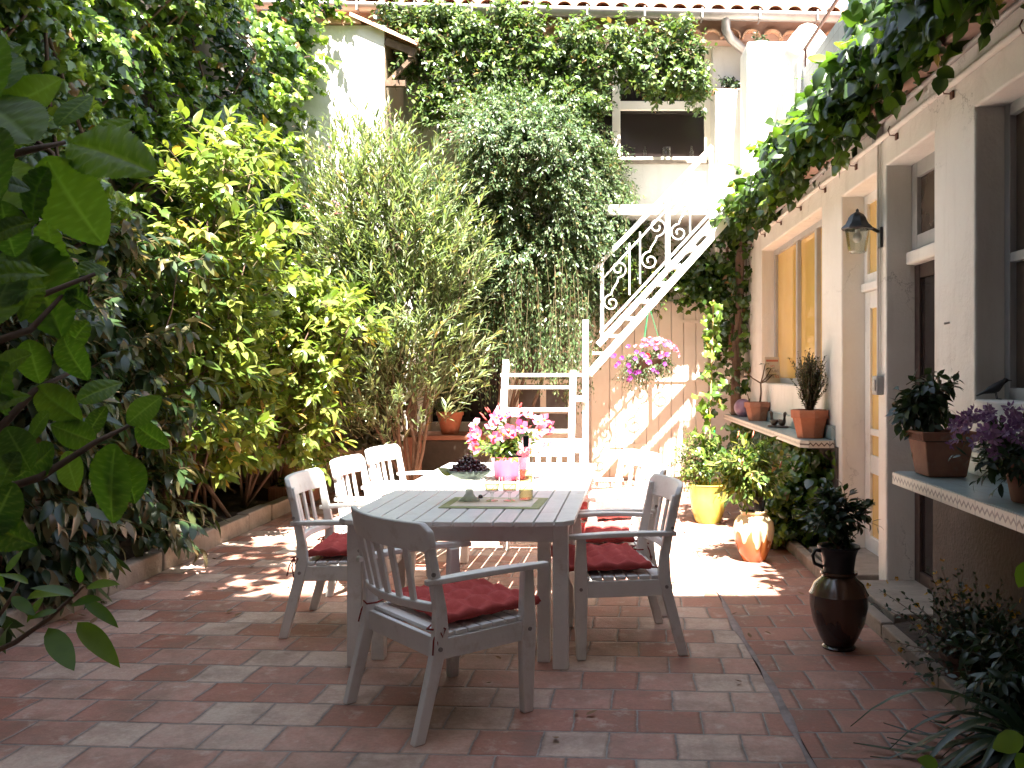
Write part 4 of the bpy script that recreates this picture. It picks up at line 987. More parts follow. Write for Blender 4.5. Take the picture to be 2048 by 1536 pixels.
def flowers(name,C,Nn,size,m,parent,petals=5,heart=None,tmpl=PETAL,tint=None,merged=False):
    def one(nv,c,nm,size,tt,par):
        e=nv.orthogonal().normalized(); f=nv.cross(e); Pn=[];Dn=[];Nm=[];S=[];T=[]
        for k in range(petals):
            a=2*math.pi*k/petals+rng.normal(0,.1); d=e*math.cos(a)+f*math.sin(a)+nv*.25
            Pn.append(list(c)); Dn.append(list(d)); Nm.append(list(nv)); S.append(size*(.85+.3*rng.random())); T.append(np.clip(tt+rng.normal(0,.12),0,1))
        return Pn,Dn,Nm,S,T
    if merged:
        acc=[[],[],[],[],[]]
        for i in range(len(C)):
            for q,r_ in zip(acc,one(Vector(Nn[i]).normalized(),C[i],name,size,rng.random(),parent)): q+=r_
        return leaf_mesh(name,*[np.array(q) for q in acc[:4]],tmpl,m,parent,np.array(acc[4]))
    pr=[]
    for v in range(7):
        Pn,Dn,Nm,S,T=one(Vector((0,0,1)),(0,0,0),name,size,v/6,None)
        pr.append(leaf_mesh(name,*[np.array(q) for q in (Pn,Dn,Nm,S)],tmpl,m,parent,np.array(T)))
    hm=MB().ball((0,0,.006),.009,7,5).build('flower_heart',M[heart],None,smooth=180) if heart else None
    for i in range(len(C)):
        o=pr[i] if i<7 else pr[int(rng.integers(0,7))].copy()
        if i>=7: COL.objects.link(o)
        o.parent=parent; o.location=Vector(C[i])-parent.location
        o.rotation_euler=Vector(Nn[i]).to_track_quat('Z','Y').to_euler()
        s=.85+.3*rng.random(); o.scale=(s,s,s)
        if hm:
            h=hm if i==0 else hm.copy()
            if i: COL.objects.link(h)
            h.parent=o
M['gold']=mat('gold_throat',(.75,.40,.03),.7)
nf=34; dd=nrm(rng.normal(0,1,(nf,3))*[1,.8,.65]+[0,-.55,.35]); C=B+np.array([0,0,.29])+dd*np.array([.27,.19,.17])*(.85+.2*rng.random((nf,1)))
flowers('flower',C,dd+rng.normal(0,.25,(nf,3))+[0,-.3,.1],.048,L_['petalpink'],fp,5,'gold')
for i in range(26):
    bud=MB(); d=nrm(rng.normal(0,1,(1,3))*[1,.7,.5]+[0,0,.6])[0]; c=Vector(B+np.array([0,0,.27])+d*np.array([.25,.2,.22])); bud.tube([c,c+Vector(d)*.02,c+Vector(d)*.045],[.003,.006,.001],6); bud.build('bud',M['red'],fp,world=True,smooth=180)
# ================================================================== pots and small things on the right
def A(*v): return np.array(v,float)
def sq_pot(root,wt,wb,h,m,rim=.045,plain=False):
    def ring(w,z): return [Vector((-w/2,-w/2,z)),Vector((w/2,-w/2,z)),Vector((w/2,w/2,z)),Vector((-w/2,w/2,z))]
    k=(h-rim)/h; wm=wb+(wt-.03-wb)*k
    MB().loft([ring(wb,0),ring(wm,h-rim),ring(wm-.02,h-rim),ring(wb,.02)][:2]).build('pot',M[m],root,bevel=.008)
    r=MB(); w0=wt-.012
    MB().loft([ring(w0,h-rim+.0005),ring(wt,h),ring(wt-.035,h),ring(wt-.05,h-.03)]).build('rim',M[m],root,bevel=.005)
    MB().box(-wt/2+.022,wt/2-.022,-wt/2+.022,wt/2-.022,h-.05,h-.018).build('potting_soil',M['soil'],root)
    if not plain:
        d=MB(); n=9
        for i in range(n):
            x=-w0/2+.02+i*(w0-.04)/(n-1)
            for (sx,sy) in ((0,-1),(0,1),(-1,0),(1,0)):
                if sx==0: d.box(x-.006,x+.006,sy*(w0/2+.003)-.003,sy*(w0/2+.003)+.003,h-rim+.006,h-.012)
                else: d.box(sx*(w0/2+.003)-.003,sx*(w0/2+.003)+.003,x-.006,x+.006,h-rim+.006,h-.012)
        d.build('rim_dentils',M[m],root)
def oct_pot(root,rt,rb,h,m):
    MB().lathe([(rb,0),(rb+(rt-rb)*.72,h*.70),(rb+(rt-rb)*.72,h*.705)],n=8).build('pot',M[m],root,bevel=.006)
    MB().lathe([(rt*.97,h*.70+.001),(rt,h*.74),(rt*1.02,h),(rt*.90,h),(rt*.86,h*.9)],n=8).build('rim',M[m],root,bevel=.005)
    MB().lathe([(.001,h*.85),(rt*.88,h*.86),(rt*.88,h*.93),(.001,h*.94)],n=8).build('potting_soil',M['soil'],root)
def foliage(root,c,r,n,nl,leaf,tmpl,m,updir=(0,0,.6),spread=.7,ang=55,droop=.2,shell=.2,L=.18,stem=True,sag=.2,name='foliage',sr=.003):
    O,d=in_ellipsoid(n,c,A(*r),shell); D=nrm(d*1.0+A(*updir)+rng.normal(0,spread*.5,(n,3)))
    LL=L*(.6+.8*rng.random(n)); O=O-D*LL[:,None]*.6
    o=leaf_mesh(name,*shoots(O,D,LL,nl,leaf,ang,droop,sag),tmpl,m,root)
    if stem: stem_mesh('twig',O,D,LL,sr,M['twig'],root,sag)
    return o
def stems(root,base,tops,r,name='stem',m='wood',wig=.03):
    q=MB()
    for t in tops:
        b=Vector(base)+Vector((random.uniform(-.02,.02),random.uniform(-.02,.02),0)); t=Vector(t); pts=[]
        for i in range(6):
            u=i/5; pts.append(b.lerp(t,u)+Vector((random.uniform(-wig,wig),random.uniform(-wig,wig),0))*math.sin(math.pi*u))
        q.tube(pts,[r*(1-.8*i/5) for i in range(6)],6)
    return q.build(name,M[m],root,world=True,smooth=180)

# weathered square-shouldered pot with a bare forked succulent
t=thing('forked_plant_pot','small weathered clay pot holding a bare forked plant with few leaves','potted plant',(1.83,10.1,SZ1+.002)); b=Vector(t.location)
oct_pot(t,.155,.105,.21,'terra_old')
q=MB(); f0=b+Vector((.02,0,.19)); f1=b+Vector((.03,.0,.42)); q.tube([f0,f0.lerp(f1,.5)+Vector((.008,0,0)),f1],[.012,.010,.009],8)
tips=[]
for d,l in (((-.9,.1,.75),.25),((.55,-.1,.8),.20),((.25,.1,1),.22),((.8,.1,.55),.16)):
    e=f1+Vector(d).normalized()*l; q.tube([f1,f1.lerp(e,.5)+Vector((0,0,-.02)),e],[.008,.007,.005],6); tips.append(e)
q.tube([b+Vector((-.09,0,.18)),b+Vector((-.12,0,.30))],[.006,.004],6)
q.build('stem',M['wood'],t,world=True,smooth=180)
Pn=[];Dn=[]
for e in tips:
    for k in range(5): a=k*1.26; Pn.append(list(e)); Dn.append([math.cos(a),math.sin(a)*.7,.12])
leaf_mesh('foliage',A(*Pn),A(*Dn),np.tile(A(0,0,1),(len(Pn),1)),np.full(len(Pn),.075),OVAL,L_['deep'],t)
# box shrub
t=thing('boxwood_pot','terracotta pot with a dense upright box shrub at the near end of the far shelf','potted plant',(1.81,7.56,SZ1+.002)); b=A(*t.location)
oct_pot(t,.165,.11,.235,'terra')
nO=260; O=b+A(0,0,.22)+rng.normal(0,.016,(nO,3))+A(0,0,1)*(.16*rng.random((nO,1))); D=rdir(nO,[0,0,1],.24); Lb=.14+.24*rng.random(nO)
leaf_mesh('foliage',*shoots(O,D,Lb,24,.028,58,.0,-.02,start=.12),SMALL,L_['box'],t); stem_mesh('stem',O,D,Lb,.004,M['wood'],t,-.02)
# square pot with weeping fig
t=thing('weeping_fig_pot','square clay pot with a dentilled rim and dark weeping fig on the near shelf','potted plant',(1.735,4.52,SZ2+.002),R(0)); b=A(*t.location)
sq_pot(t,.285,.19,.225,'terra_old')
stems(t,b+A(0,0,.2),[b+A(-.03,0,.52),b+A(.04,.02,.45),b+A(-.12,.02,.40)],.011)
foliage(t,b+A(-.045,.02,.38),(.15,.14,.17),46,7,.07,OVAL,L_['deep'],(0,0,.1),.9,60,.5,.1,.15)
foliage(t,b+A(-.16,.02,.36),(.07,.08,.08),12,6,.07,OVAL,L_['deep'],(-.4,0,-.1),.6,60,.5,.1,.14)
# purple flowers
t=thing('purple_flower_pot','clay pot overflowing with dusky purple lily-like flowers on the near shelf','potted flowers',(1.76,3.60,SZ2+.002)); b=A(*t.location)
MB().lathe([(.085,0),(.088,.004),(.115,.15),(.125,.152),(.128,.185),(.112,.185),(.105,.16),(.001,.155)],n=32).build('pot',M['terra_old'],t,smooth=40)
foliage(t,b+A(-.07,.03,.20),(.19,.19,.12),90,8,.06,LAUREL,L_['deep'],(0,0,.35),.8,50,.1,.1,.16)
nf=98; dd=nrm(rng.normal(0,1,(nf,3))*[1,1,.55]+[-.25,-.25,.55]); C=b+A(-.10,.05,.25)+dd*A(.21,.22,.13)*(.75+.3*rng.random((nf,1)))
flowers('flower',C,dd+rng.normal(0,.5,(nf,3)),.034,L_['petalpurple'],t,6,None,LAUREL if False else blade(3,.5,-.2,-.1,.6))
# bird figure on the near sill
t=thing('bird_figure','small dark bird figure perched on the near window sill','figurine',(XR+.07,4.55,1.332),R(-8)); 
rings=[]
for (x,z,ry,rz) in ((-.088,.018,.006,.004),(-.055,.034,.012,.008),(-.03,.046,.020,.018),(.0,.056,.026,.026),(.022,.066,.024,.027),(.038,.082,.017,.019),(.048,.094,.016,.016),(.060,.096,.010,.010),(.066,.095,.004,.004)):
    rings.append([Vector((x,ry*math.cos(a),z+rz*math.sin(a))) for a in np.linspace(0,2*math.pi,13)[:-1]])
MB().loft(rings).build('body',M['birdblack'],t,smooth=180)
MB().tube([(.064,0,.096),(.084,0,.094)],[.005,.001],6).build('beak',M['birdblack'],t)
for s in (-1,1): MB().tube([(.006,s*.01,.034),(.012,s*.011,.002),(.03,s*.012,.002)],.0022,5).build('foot',M['birdblack'],t)
# duck pair ornament
t=thing('duck_ornament','pair of small dark wooden ducks on a flat base on the far shelf','ornament',(1.82,8.95,SZ1+.002),R(-70))
MB().lathe([(.001,0),(.15,0),(.15,.010),(.145,.014),(.001,.014)],n=28,).build('base',M['bronze'],t).scale=(1,.55,1)
for s in (-1,1):
    rings=[]
    for (x,z,r) in ((-.075,.075,.004),(-.05,.055,.022),(-.015,.045,.032),(.02,.046,.030),(.042,.062,.018),(.048,.10,.013),(.052,.135,.018),(.066,.142,.015),(.082,.138,.006),(.10,.134,.003)):
        rings.append([Vector((s*(x+.05)*.9,s*.02+r*math.cos(a),z+r*math.sin(a)*(1 if z<.12 else 1))) for a in np.linspace(0,2*math.pi,11)[:-1]])
    MB().loft(rings).build('duck',M['bronze'],t,smooth=180)
# purple ball and white round planter by the trunk
t=thing('ceramic_ball','dull purple ceramic ball beside the weathered pot at the far end of the shelf','ornament',(1.80,10.95,SZ1+.002))
MB().ball((0,0,.11),.11,24,16).build('ball',M['purple_ball'],t,smooth=180); MB().lathe([(.05,0),(.055,.01),(.04,.02)],n=18).build('foot',M['purple_ball'],t)
t=thing('white_planter','white round planter fixed by the vine trunk at the corner','planter',(1.80,11.55,1.36))
MB().lathe([(.06,0),(.11,.04),(.12,.14),(.13,.15),(.13,.18),(.11,.18),(.10,.14),(.001,.13)],n=24).build('bowl',M['plaster'],t,smooth=45); MB().box(-.02,.155,-.02,.02,.02,.05).build('bracket',M['zinc'],t)
# little printed card
t=thing('printed_card','small cream printed card leaning against the corner of the amber window','card',(XR+.06,10.15,1.332),R(6))
MX=Matrix.Rotation(R(-10),4,'X')
MB().box(-.085,.085,-.004,.004,0,.30,MX).build('card_board',M['card'],t,bevel=.002)
MB().box(-.07,.07,-.0065,-.0042,.245,.268,MX).build('printed_band',M['cardred'],t)
def text(s,x,z,size,m):
    cu=bpy.data.curves.new('t','FONT'); cu.body=s; cu.size=size; cu.align_x='CENTER'; cu.extrude=.0008
    o=bpy.data.objects.new('t',cu); COL.objects.link(o); dg=bpy.context.evaluated_depsgraph_get(); me=bpy.data.meshes.new_from_object(o.evaluated_get(dg)); bpy.data.objects.remove(o)
    me.transform(MX@Matrix.Translation((x,-.0052,z))@Matrix.Rotation(R(90),4,'X')); me.materials.clear()
    return link('printed_words',me,M[m],t)
text('un',0,.185,.05,'cardred'); text('COURS',0,.125,.042,'cardgrey'); text('NTE',-.03,.06,.05,'cardgrey'); text('ES',.05,.06,.05,'cardred')

# wall lantern
t=thing('wall_lantern','black wall lantern with a clear glass shade on the narrow pier by the door','wall lamp',(XR-.001,6.12,2.40)); b=Vector(t.location)
MB().box(-.02,0,-.035,.035,-.09,.05).build('back_plate',M['blackmetal'],t,bevel=.006)
MB().tube([(-.02,0,.02),(-.06,0,.04),(-.10,0,.05),(-.15,0,.06)],.012,8).build('arm',M['blackmetal'],t,smooth=180)
q=MB().lathe([(.108,.035),(.112,.040),(.105,.05),(.082,.07),(.065,.10),(.060,.115),(.045,.135),(.02,.15),(.012,.155),(.010,.170),(.001,.178)],c=(-.165,0,0),n=8).build('hood',M['blackmetal'],t,smooth=25)
MB().lathe([(.085,.034),(.062,-.115),(.05,-.125),(.05,-.122),(.058,-.112),(.081,.034)],c=(-.165,0,0),n=6).build('glass_shade',M['clear'],t)
MB().ball((-.165,0,-.02),.032,14,10,(1,1,1.15)).tube([(-.165,0,.035),(-.165,0,.01)],.016,10).build('bulb',M['white'],t,smooth=60)

# yellow pot with climber and bushy plant
t=thing('yellow_pot','glossy yellow pot with a bushy plant and a climber trained up a stake','potted plant',(1.10,8.75,0)); b=A(*t.location)
MB().lathe([(.10,0),(.12,.005),(.16,.12),(.18,.25),(.188,.36),(.195,.372),(.188,.378),(.175,.37),(.165,.30),(.001,.29)],n=48).build('pot',M['yellowglaze'],t,smooth=45)
s1=P(1424,972,8.75); MB().tube([b+A(0,0,.3),P(1427,600,8.9)],.008,8).build('stake',M['stake'],t,world=True); MB().tube([b+A(.012,0,.3),P(1426,860,8.75)+Vector((.014,-.01,0))],.009,8).build('green_stake',M['greenstake'],t,world=True)
foliage(t,b+A(-.06,.03,.62),(.29,.26,.30),170,9,.055,LAUREL,L_['bush'],(0,0,.35),.8,52,.25,.15,.2)
# climber leaves up the stake
k=130; u=rng.random(k); Pc=np.array([list(Vector(b+A(0,0,.5)).lerp(P(1427,600,8.9),q)) for q in u])+rng.normal(0,1,(k,3))*A(.075,.07,.03)*(1.15-.7*u[:,None])
leaf_mesh('climber_foliage',Pc,rdir(k,[0,-.3,-.5],.6),rdir(k,[0,-.6,.5],.5),.095*(.7+.6*rng.random(k))*(1.15-.4*u),IVY,L_['eave'],t,np.clip(.55+.45*rng.random(k),0,1))
# dripped cream jar, with a lemon-like bush in a black pot standing in its mouth
t=thing('dripped_jar','round earthenware jar with cream glaze dripping over brown','jar',(1.235,7.0,0)); b=A(*t.location)
MB().lathe([(.085,0),(.09,.004),(.115,.06),(.150,.16),(.160,.24),(.150,.30),(.118,.345),(.095,.36),(.10,.372),(.115,.385),(.105,.392),(.088,.38),(.085,.34),(.001,.30)],n=56).build('jar_body',M['jar_light'],t,smooth=50)
t=thing('lemon_bush_pot','black plastic pot with a bright leafy bush on top of the cream dripped jar','potted plant',(1.235,7.0,.305)); b=A(*t.location)
MB().lathe([(.07,0),(.072,.004),(.090,.175),(.098,.178),(.098,.20),(.085,.20),(.08,.17),(.001,.165)],n=28).build('pot',M['black'],t,smooth=40)
stems(t,b+A(0,0,.16),[b+A(-.08,0,.42),b+A(.09,.03,.42),b+A(.0,.05,.5)],.010)
foliage(t,b+A(-.03,0,.41),(.27,.24,.23),120,9,.085,LAUREL,L_['bush'],(0,0,.55),.7,50,.2,.1,.2)
for i in range(9):
    bb=MB(); d=nrm(rng.normal(0,1,(1,3)))[0]; c=Vector(b+A(-.03,0,.44)+d*A(.24,.22,.22)); bb.tube([c,c+Vector((.01,0,.03)),c+Vector((.015,0,.06))],[.004,.007,.002],6); bb.build('bud',M['cardred'],t,world=True,smooth=180)
# dark jar, with a black jug of glossy shrub on it
t=thing('brown_jar','big dark brown glazed jar with drips in the shade by the kerb','jar',(1.30,4.80,0)); b=A(*t.location)
MB().lathe([(.085,0),(.088,.01),(.078,.02),(.10,.06),(.135,.14),(.152,.23),(.152,.285),(.156,.292),(.150,.30),(.128,.345),(.092,.375),(.086,.385),(.098,.398),(.096,.41),(.08,.408),(.075,.38),(.001,.34)],n=56).build('jar_body',M['jar_dark'],t,smooth=50)
t=thing('black_jug','black handled jug planted with a dark glossy shrub on top of the brown jar','potted plant',(1.30,4.80,.345)); b=A(*t.location)
MB().lathe([(.07,.0),(.078,.06),(.088,.14),(.100,.18),(.112,.19),(.11,.20),(.095,.195),(.08,.17),(.001,.165)],n=40).build('jug_body',M['blackmetal'],t,smooth=50)
MB().tube([(-.088,0,.17),(-.125,0,.175),(-.14,0,.145),(-.13,0,.105),(-.085,0,.085)],.010,8).build('handle',M['blackmetal'],t,smooth=180)
stems(t,b+A(0,0,.17),[b+A(-.06,0,.30),b+A(.06,.0,.31),b+A(.0,.03,.34),b+A(.09,-.03,.27)],.007,wig=.02)
foliage(t,b+A(-.01,0,.37),(.17,.16,.14),70,8,.065,OVAL,L_['deep'],(0,0,.5),.8,55,.25,.1,.14)
# yellow flowered shrub in a low clay pot
t=thing('yellow_flower_shrub','straggly shrub with small yellow flowers in a low clay pot in the shade','potted plant',(1.72,4.15,.03)); b=A(*t.location)
MB().lathe([(.09,0),(.095,.004),(.115,.12),(.125,.122),(.125,.145),(.115,.145),(.10,.11),(.001,.105)],n=32).build('pot',M['terra_dark'],t,smooth=40)
nO=95; O=b+A(0,0,.11)+rng.normal(0,.03,(nO,3))*[1,1,.2]; D=rdir(nO,[-.05,0,.75],.5); D[:,2]=np.abs(D[:,2]); Ls=.22+.30*rng.random(nO)
leaf_mesh('foliage',*shoots(O,D,Ls,12,.036,55,.05,.12,start=.3),OVAL,L_['deep'],t); stem_mesh('stem',O,D,Ls,.0035,M['wood'],t,.12)
nf=46; C=O[:nf]+D[:nf]*Ls[:nf,None]*.95+rng.normal(0,.02,(nf,3)); flowers('flower',C,rdir(nf,[0,-.3,.6],.5),.014,L_['petalyellow'],t,5,None)
# strap-leaved plant and dark ground plants
def strap_plant(name,label,c,n,l,spread=.9):
    t=thing(name,label,'plant',c); b=A(*c); k=9; q=[]
    V=[];Fs=[];T=[]
    for i in range(n):
        a=rng.random()*6.28; d=A(math.cos(a),math.sin(a),0); L=l*(.6+.6*rng.random()); up=.5+.55*rng.random(); w=.017+.009*rng.random(); s=np.cross(d,A(0,0,1))
        p0=len(V); tt=rng.random()
        for j in range(k+1):
            u=j/k; p=b+d*L*(u*.75)+A(0,0,1)*L*(up*u-1.0*u*u*.9); p[2]=max(p[2],.02); ww=w*(1-u**3)
            V+= [p-s*ww+A(0,0,.004),p,p+s*ww+A(0,0,.004)]
        for j in range(k):
            a0=p0+j*3; Fs+=[(a0,a0+1,a0+4,a0+3),(a0+1,a0+2,a0+5,a0+4)]; T+=[tt,tt]
    me=bpy.data.meshes.new('foliage'); me.from_pydata([tuple(v) for v in V],[],Fs); at=me.attributes.new('tint','FLOAT','FACE'); at.data.foreach_set('value',np.array(T,np.float32)); me.shade_smooth()
    link('foliage',me,L_['deep'],t,True); MB().lathe([(.06,-.03),(.05,.04),(.02,.09)],n=12).build('crown',M['twig'],t)
    return t
strap_plant('strap_leaved_plant','clump of long arching strap leaves in the dark corner at lower right',(1.62,3.22,.05),75,.78)
t=thing('leafy_shade_plant','dark leafy plant growing in the strip between the yellow flowered shrub and strap leaves','plant',(1.78,3.75,.03)); foliage(t,A(1.74,3.75,.24),(.20,.36,.22),130,8,.07,LAUREL,L_['deep'],(-.2,0,.4),.8,55,.3,.1,.18)
t=thing('ivy_plant','dark trailing ivy filling the space under the far tiled shelf','ivy',(1.78,8.6,.03))
k=2600; Pq=A(1.80,0,0)+np.stack([-.16*rng.random(k)**.6+.12-.10*np.sin(rng.random(k)*9),7.25+4.2*rng.random(k),.03+.80*rng.random(k)],1)
leaf_mesh('foliage',Pq,rdir(k,[-.2,-.1,-.7],.5),rdir(k,[-.8,-.4,.4],.4),.09*(.6+.8*rng.random(k)),HEART,L_['ivy'],t,rng.random(k)*.75)
stems(t,A(1.86,8.0,.03),[A(1.82,7.6,.8),A(1.82,8.5,.8),A(1.82,9.5,.75),A(1.80,7.3,.6)],.008,wig=.06)
t=thing('trailing_plant','mid green trailing plant spilling out at the foot of the shelf behind the cream jar','plant',(1.58,7.5,.03)); foliage(t,A(1.56,7.6,.33),(.17,.42,.33),170,8,.085,HEART,L_['ivy'],(-.4,-.2,.3),.8,60,.4,.2,.2)
# sprig in the right foreground
t=thing('foreground_sprig','bright green leaves of a plant poking in at the lower right edge','plant',(1.16,1.9,0))
b=A(*t.location); stems(t,b,[b+A(.02,-.05,.66),b+A(-.06,.1,.66),b+A(.0,.05,1.06)],.006,wig=.02)
Lp=[(P(2062,1118,2.0),(-.3,0,-.75)),(P(2052,1470,2.0),(-.7,.1,-.35)),(P(2030,1500,1.95),(.3,-.3,-.6)),(P(1880,1532,1.95),(-.6,0,.2)),(P(2075,1075,2.0),(.4,0,.6))]
leaf_mesh('foliage',A(*[list(p) for p,_ in Lp]),A(*[d for _,d in Lp]),A(*[(0,-.8,.6)]*5),A(.07,.08,.07,.05,.07),blade(8,.62,.12,.15,serr=.03),L_['hyd'],t,A(.9,.9,.8,.7,.8))

# ================================================================== hanging basket
hb=thing('hanging_basket','hanging basket of pink, red and purple flowers hung from the staircase','hanging basket',P(1298,716,10.36)); b=A(*hb.location)
MB().lathe([(.05,-.16),(.14,-.13),(.19,-.03),(.20,0),(.18,0),(.12,-.08),(.001,-.1)],n=24).build('basket',M['wood'],hb,smooth=50)
q=MB(); hk_=P(1298,612,10.42)
for a in (0,2.1,4.2): q.tube([b+A(.18*math.cos(a),.18*math.sin(a),0),hk_],.004,5)
q.build('cord',M['greenstake'],hb,world=True)
foliage(hb,b+A(0,0,-.02),(.30,.24,.16),200,8,.038,OVAL,L_['jasmine'],(0,0,-.1),.8,60,.4,.3,.2,sag=.5)
foliage(hb,b+A(-.2,-.05,-.12),(.16,.14,.12),50,8,.032,OVAL,L_['jasmine'],(-.2,0,-.5),.6,60,.4,.3,.25,sag=.6)
def fset(n,c,r,bias,m,size,nm='flower'):
    dd=nrm(rng.normal(0,1,(n,3))+A(*bias)); C=b+A(*c)+dd*A(*r)*(.85+.25*rng.random((n,1))); flowers(nm,C,dd+A(0,-.6,.2),size,L_[m],hb,5,None,blade(2,.9,-.1,-.1,.6))
fset(40,(.06,0,.05),(.28,.2,.17),(.1,-.5,.9),'petalred',.036); fset(26,(-.06,-.05,-.06),(.36,.26,.24),(-.2,-.9,0),'petalmauve',.034)

# ================================================================== rear odds and ends
lw_=thing('brick_ledge','low brownish brick ledge in front of the dark ground floor window','ledge',(-1.7,11.5,0))
MB().box(-2.32,-1.2,11.3,12.06,0,.60).build('brick_core',M['stone'],lw_,world=True,bevel=.02); MB().box(-2.36,-1.16,11.26,12.06,.601,.66).build('capping',M['terra_old'],lw_,world=True,bevel=.012)
t=thing('ledge_pot','terracotta pot with a fine leaved shrub standing on the brick ledge','potted plant',(P(900,872,11.5).x,11.5,.662)); b=A(*t.location)
MB().lathe([(.10,0),(.105,.004),(.16,.24),(.175,.242),(.175,.29),(.155,.29),(.14,.2),(.001,.19)],n=28).build('pot',M['terra'],t,smooth=40)
foliage(t,b+A(-.05,0,.48),(.26,.22,.24),150,9,.035,OVAL,L_['jasmine'],(0,0,.4),.8,55,.2,.1,.2)
t=thing('clay_pipe','tall square clay pipe standing against the corner of the annex','pipe',(P(830,960,11.0).x+.0,10.85,0))
MB().box(-.095,.095,-.09,.09,0,.68).build('clay_body',M['terra_old'],t,bevel=.012); MB().box(-.055,.05,-.05,.05,.681,1.55).build('timber_post',M['wood'],t,bevel=.01)
t=thing('clay_trough','ribbed clay trough with low greenery at the end of the flower bed','planter',(P(582,985,9.9).x,10.0,.02)); b=A(*t.location)
q=MB().box(-.25,.25,-.12,.12,0,.17).build('trough_body',M['terra_old'],t,bevel=.01); q=MB()
for i in range(16): q.box(-.235+i*.03,-.222+i*.03,-.128,-.1205,.01,.16)
q.build('ribs',M['terra_old'],t,bevel=.003); foliage(t,b+A(0,0,.2),(.24,.1,.08),60,6,.05,OVAL,L_['ivy'],(0,0,.6),.7,60,.2,.1,.12)
t=thing('ochre_jar','large rounded ochre jar half hidden behind the laurels','jar',(-3.45,10.5,.08))
MB().lathe([(.13,0),(.14,.01),(.24,.20),(.30,.42),(.29,.60),(.20,.74),(.15,.78),(.17,.82),(.15,.83),(.12,.78),(.001,.6)],n=36).build('jar_body',mat('ochre_clay',(.46,.25,.09),.7,(.38,.2,.075),5,bump=.2),t,smooth=50)
t=thing('ledge_plant','small trailing plant on the little ledge beside the white pillar','plant',(1.80,11.98,5.202)); foliage(t,A(1.82,11.97,5.30),(.20,.09,.10),36,6,.07,OVAL,L_['deep'],(0,-.3,.1),.8,60,.4,.1,.14)
t=thing('pillar_plant','tiny plant in a shallow dish on top of the white pillar','plant',(2.06,11.2,5.502)); MB().lathe([(.06,0),(.10,.04),(.11,.045),(.09,.045),(.001,.03)],n=20).build('dish',M['zinc'],t,smooth=40); foliage(t,A(2.06,11.2,5.62),(.08,.08,.07),14,6,.05,OVAL,L_['deep'],(0,0,.5),.8,55,.2,.1,.1)

# ================================================================== big greenery
# --- ivy hedge over the garden wall
iv=thing('ivy_hedge','tall wall of glossy ivy covering the whole left side of the courtyard','ivy',(-4.2,5.5,0))
def bumpx(y,z): return .26*np.sin(y*1.7+z*1.1)+.24*np.sin(y*3.1-z*2.3+1)+.20*np.sin(z*3.7+y*.8)+.14*np.sin(y*6.3+z*5.1)-.1
k=23000; y=3.2+7.9*rng.random(k); z=.5+6.2*rng.random(k)**.85
x=-4.02+bumpx(y,z)+.18*np.clip(z-2.2,0,2)*.5-.30*rng.random(k)**1.3
x+=np.clip(y-9.6,0,2)*.55*np.clip((z-2.6)/2,0,1)
dz=rdir(k,[.35,-.25,-.8],.38); nn=rdir(k,[.6,-.6,.7],.33)
leaf_mesh('foliage',np.stack([x,y,z],1),dz,nn,.115*(.55+.7*rng.random(k)),IVY,L_['ivy'],iv,np.clip(rng.random(k)*.8+.22*np.sin(y*2.2+z*1.9),0,1))
rn=MB()
for i in range(26):
    y0=rng.uniform(4.2,10.6); pl=[]; yy=y0
    for z_ in np.linspace(.1,6.2,14): yy+=rng.normal(0,.12); pl.append(Vector((-4.02+float(bumpx(yy,z_))-.02+rng.normal(0,.04)+.18*min(2,max(0,z_-2.2))*.5,yy,z_)))
    rn.tube(pl,[.022*(1-.6*k_/13) for k_ in range(14)],5)
rn.build('stem',M['wood'],iv,world=True,smooth=180)
# denser sprays that stand proud of the hedge
ns=620; y=3.6+7.4*rng.random(ns); z=1.8+4.9*rng.random(ns); x=-3.95+bumpx(y,z)+.18*np.clip(z-2.2,0,2)*.5+np.clip(y-9.6,0,2)*.55*np.clip((z-2.6)/2,0,1)
O=np.stack([x,y,z],1); D=rdir(ns,[.8,-.5,.15],.5); Li=.2+.3*rng.random(ns)
Pn,Dn,Nm,S=shoots(O,D,Li,12,.10,60,.55,.5); leaf_mesh('foliage',Pn,Dn,Nm,S,IVY,L_['ivy'],iv,np.clip(.55+.5*rng.random(len(Pn)),0,1)); stem_mesh('stem',O,D,Li,.004,M['wood'],iv,.5)

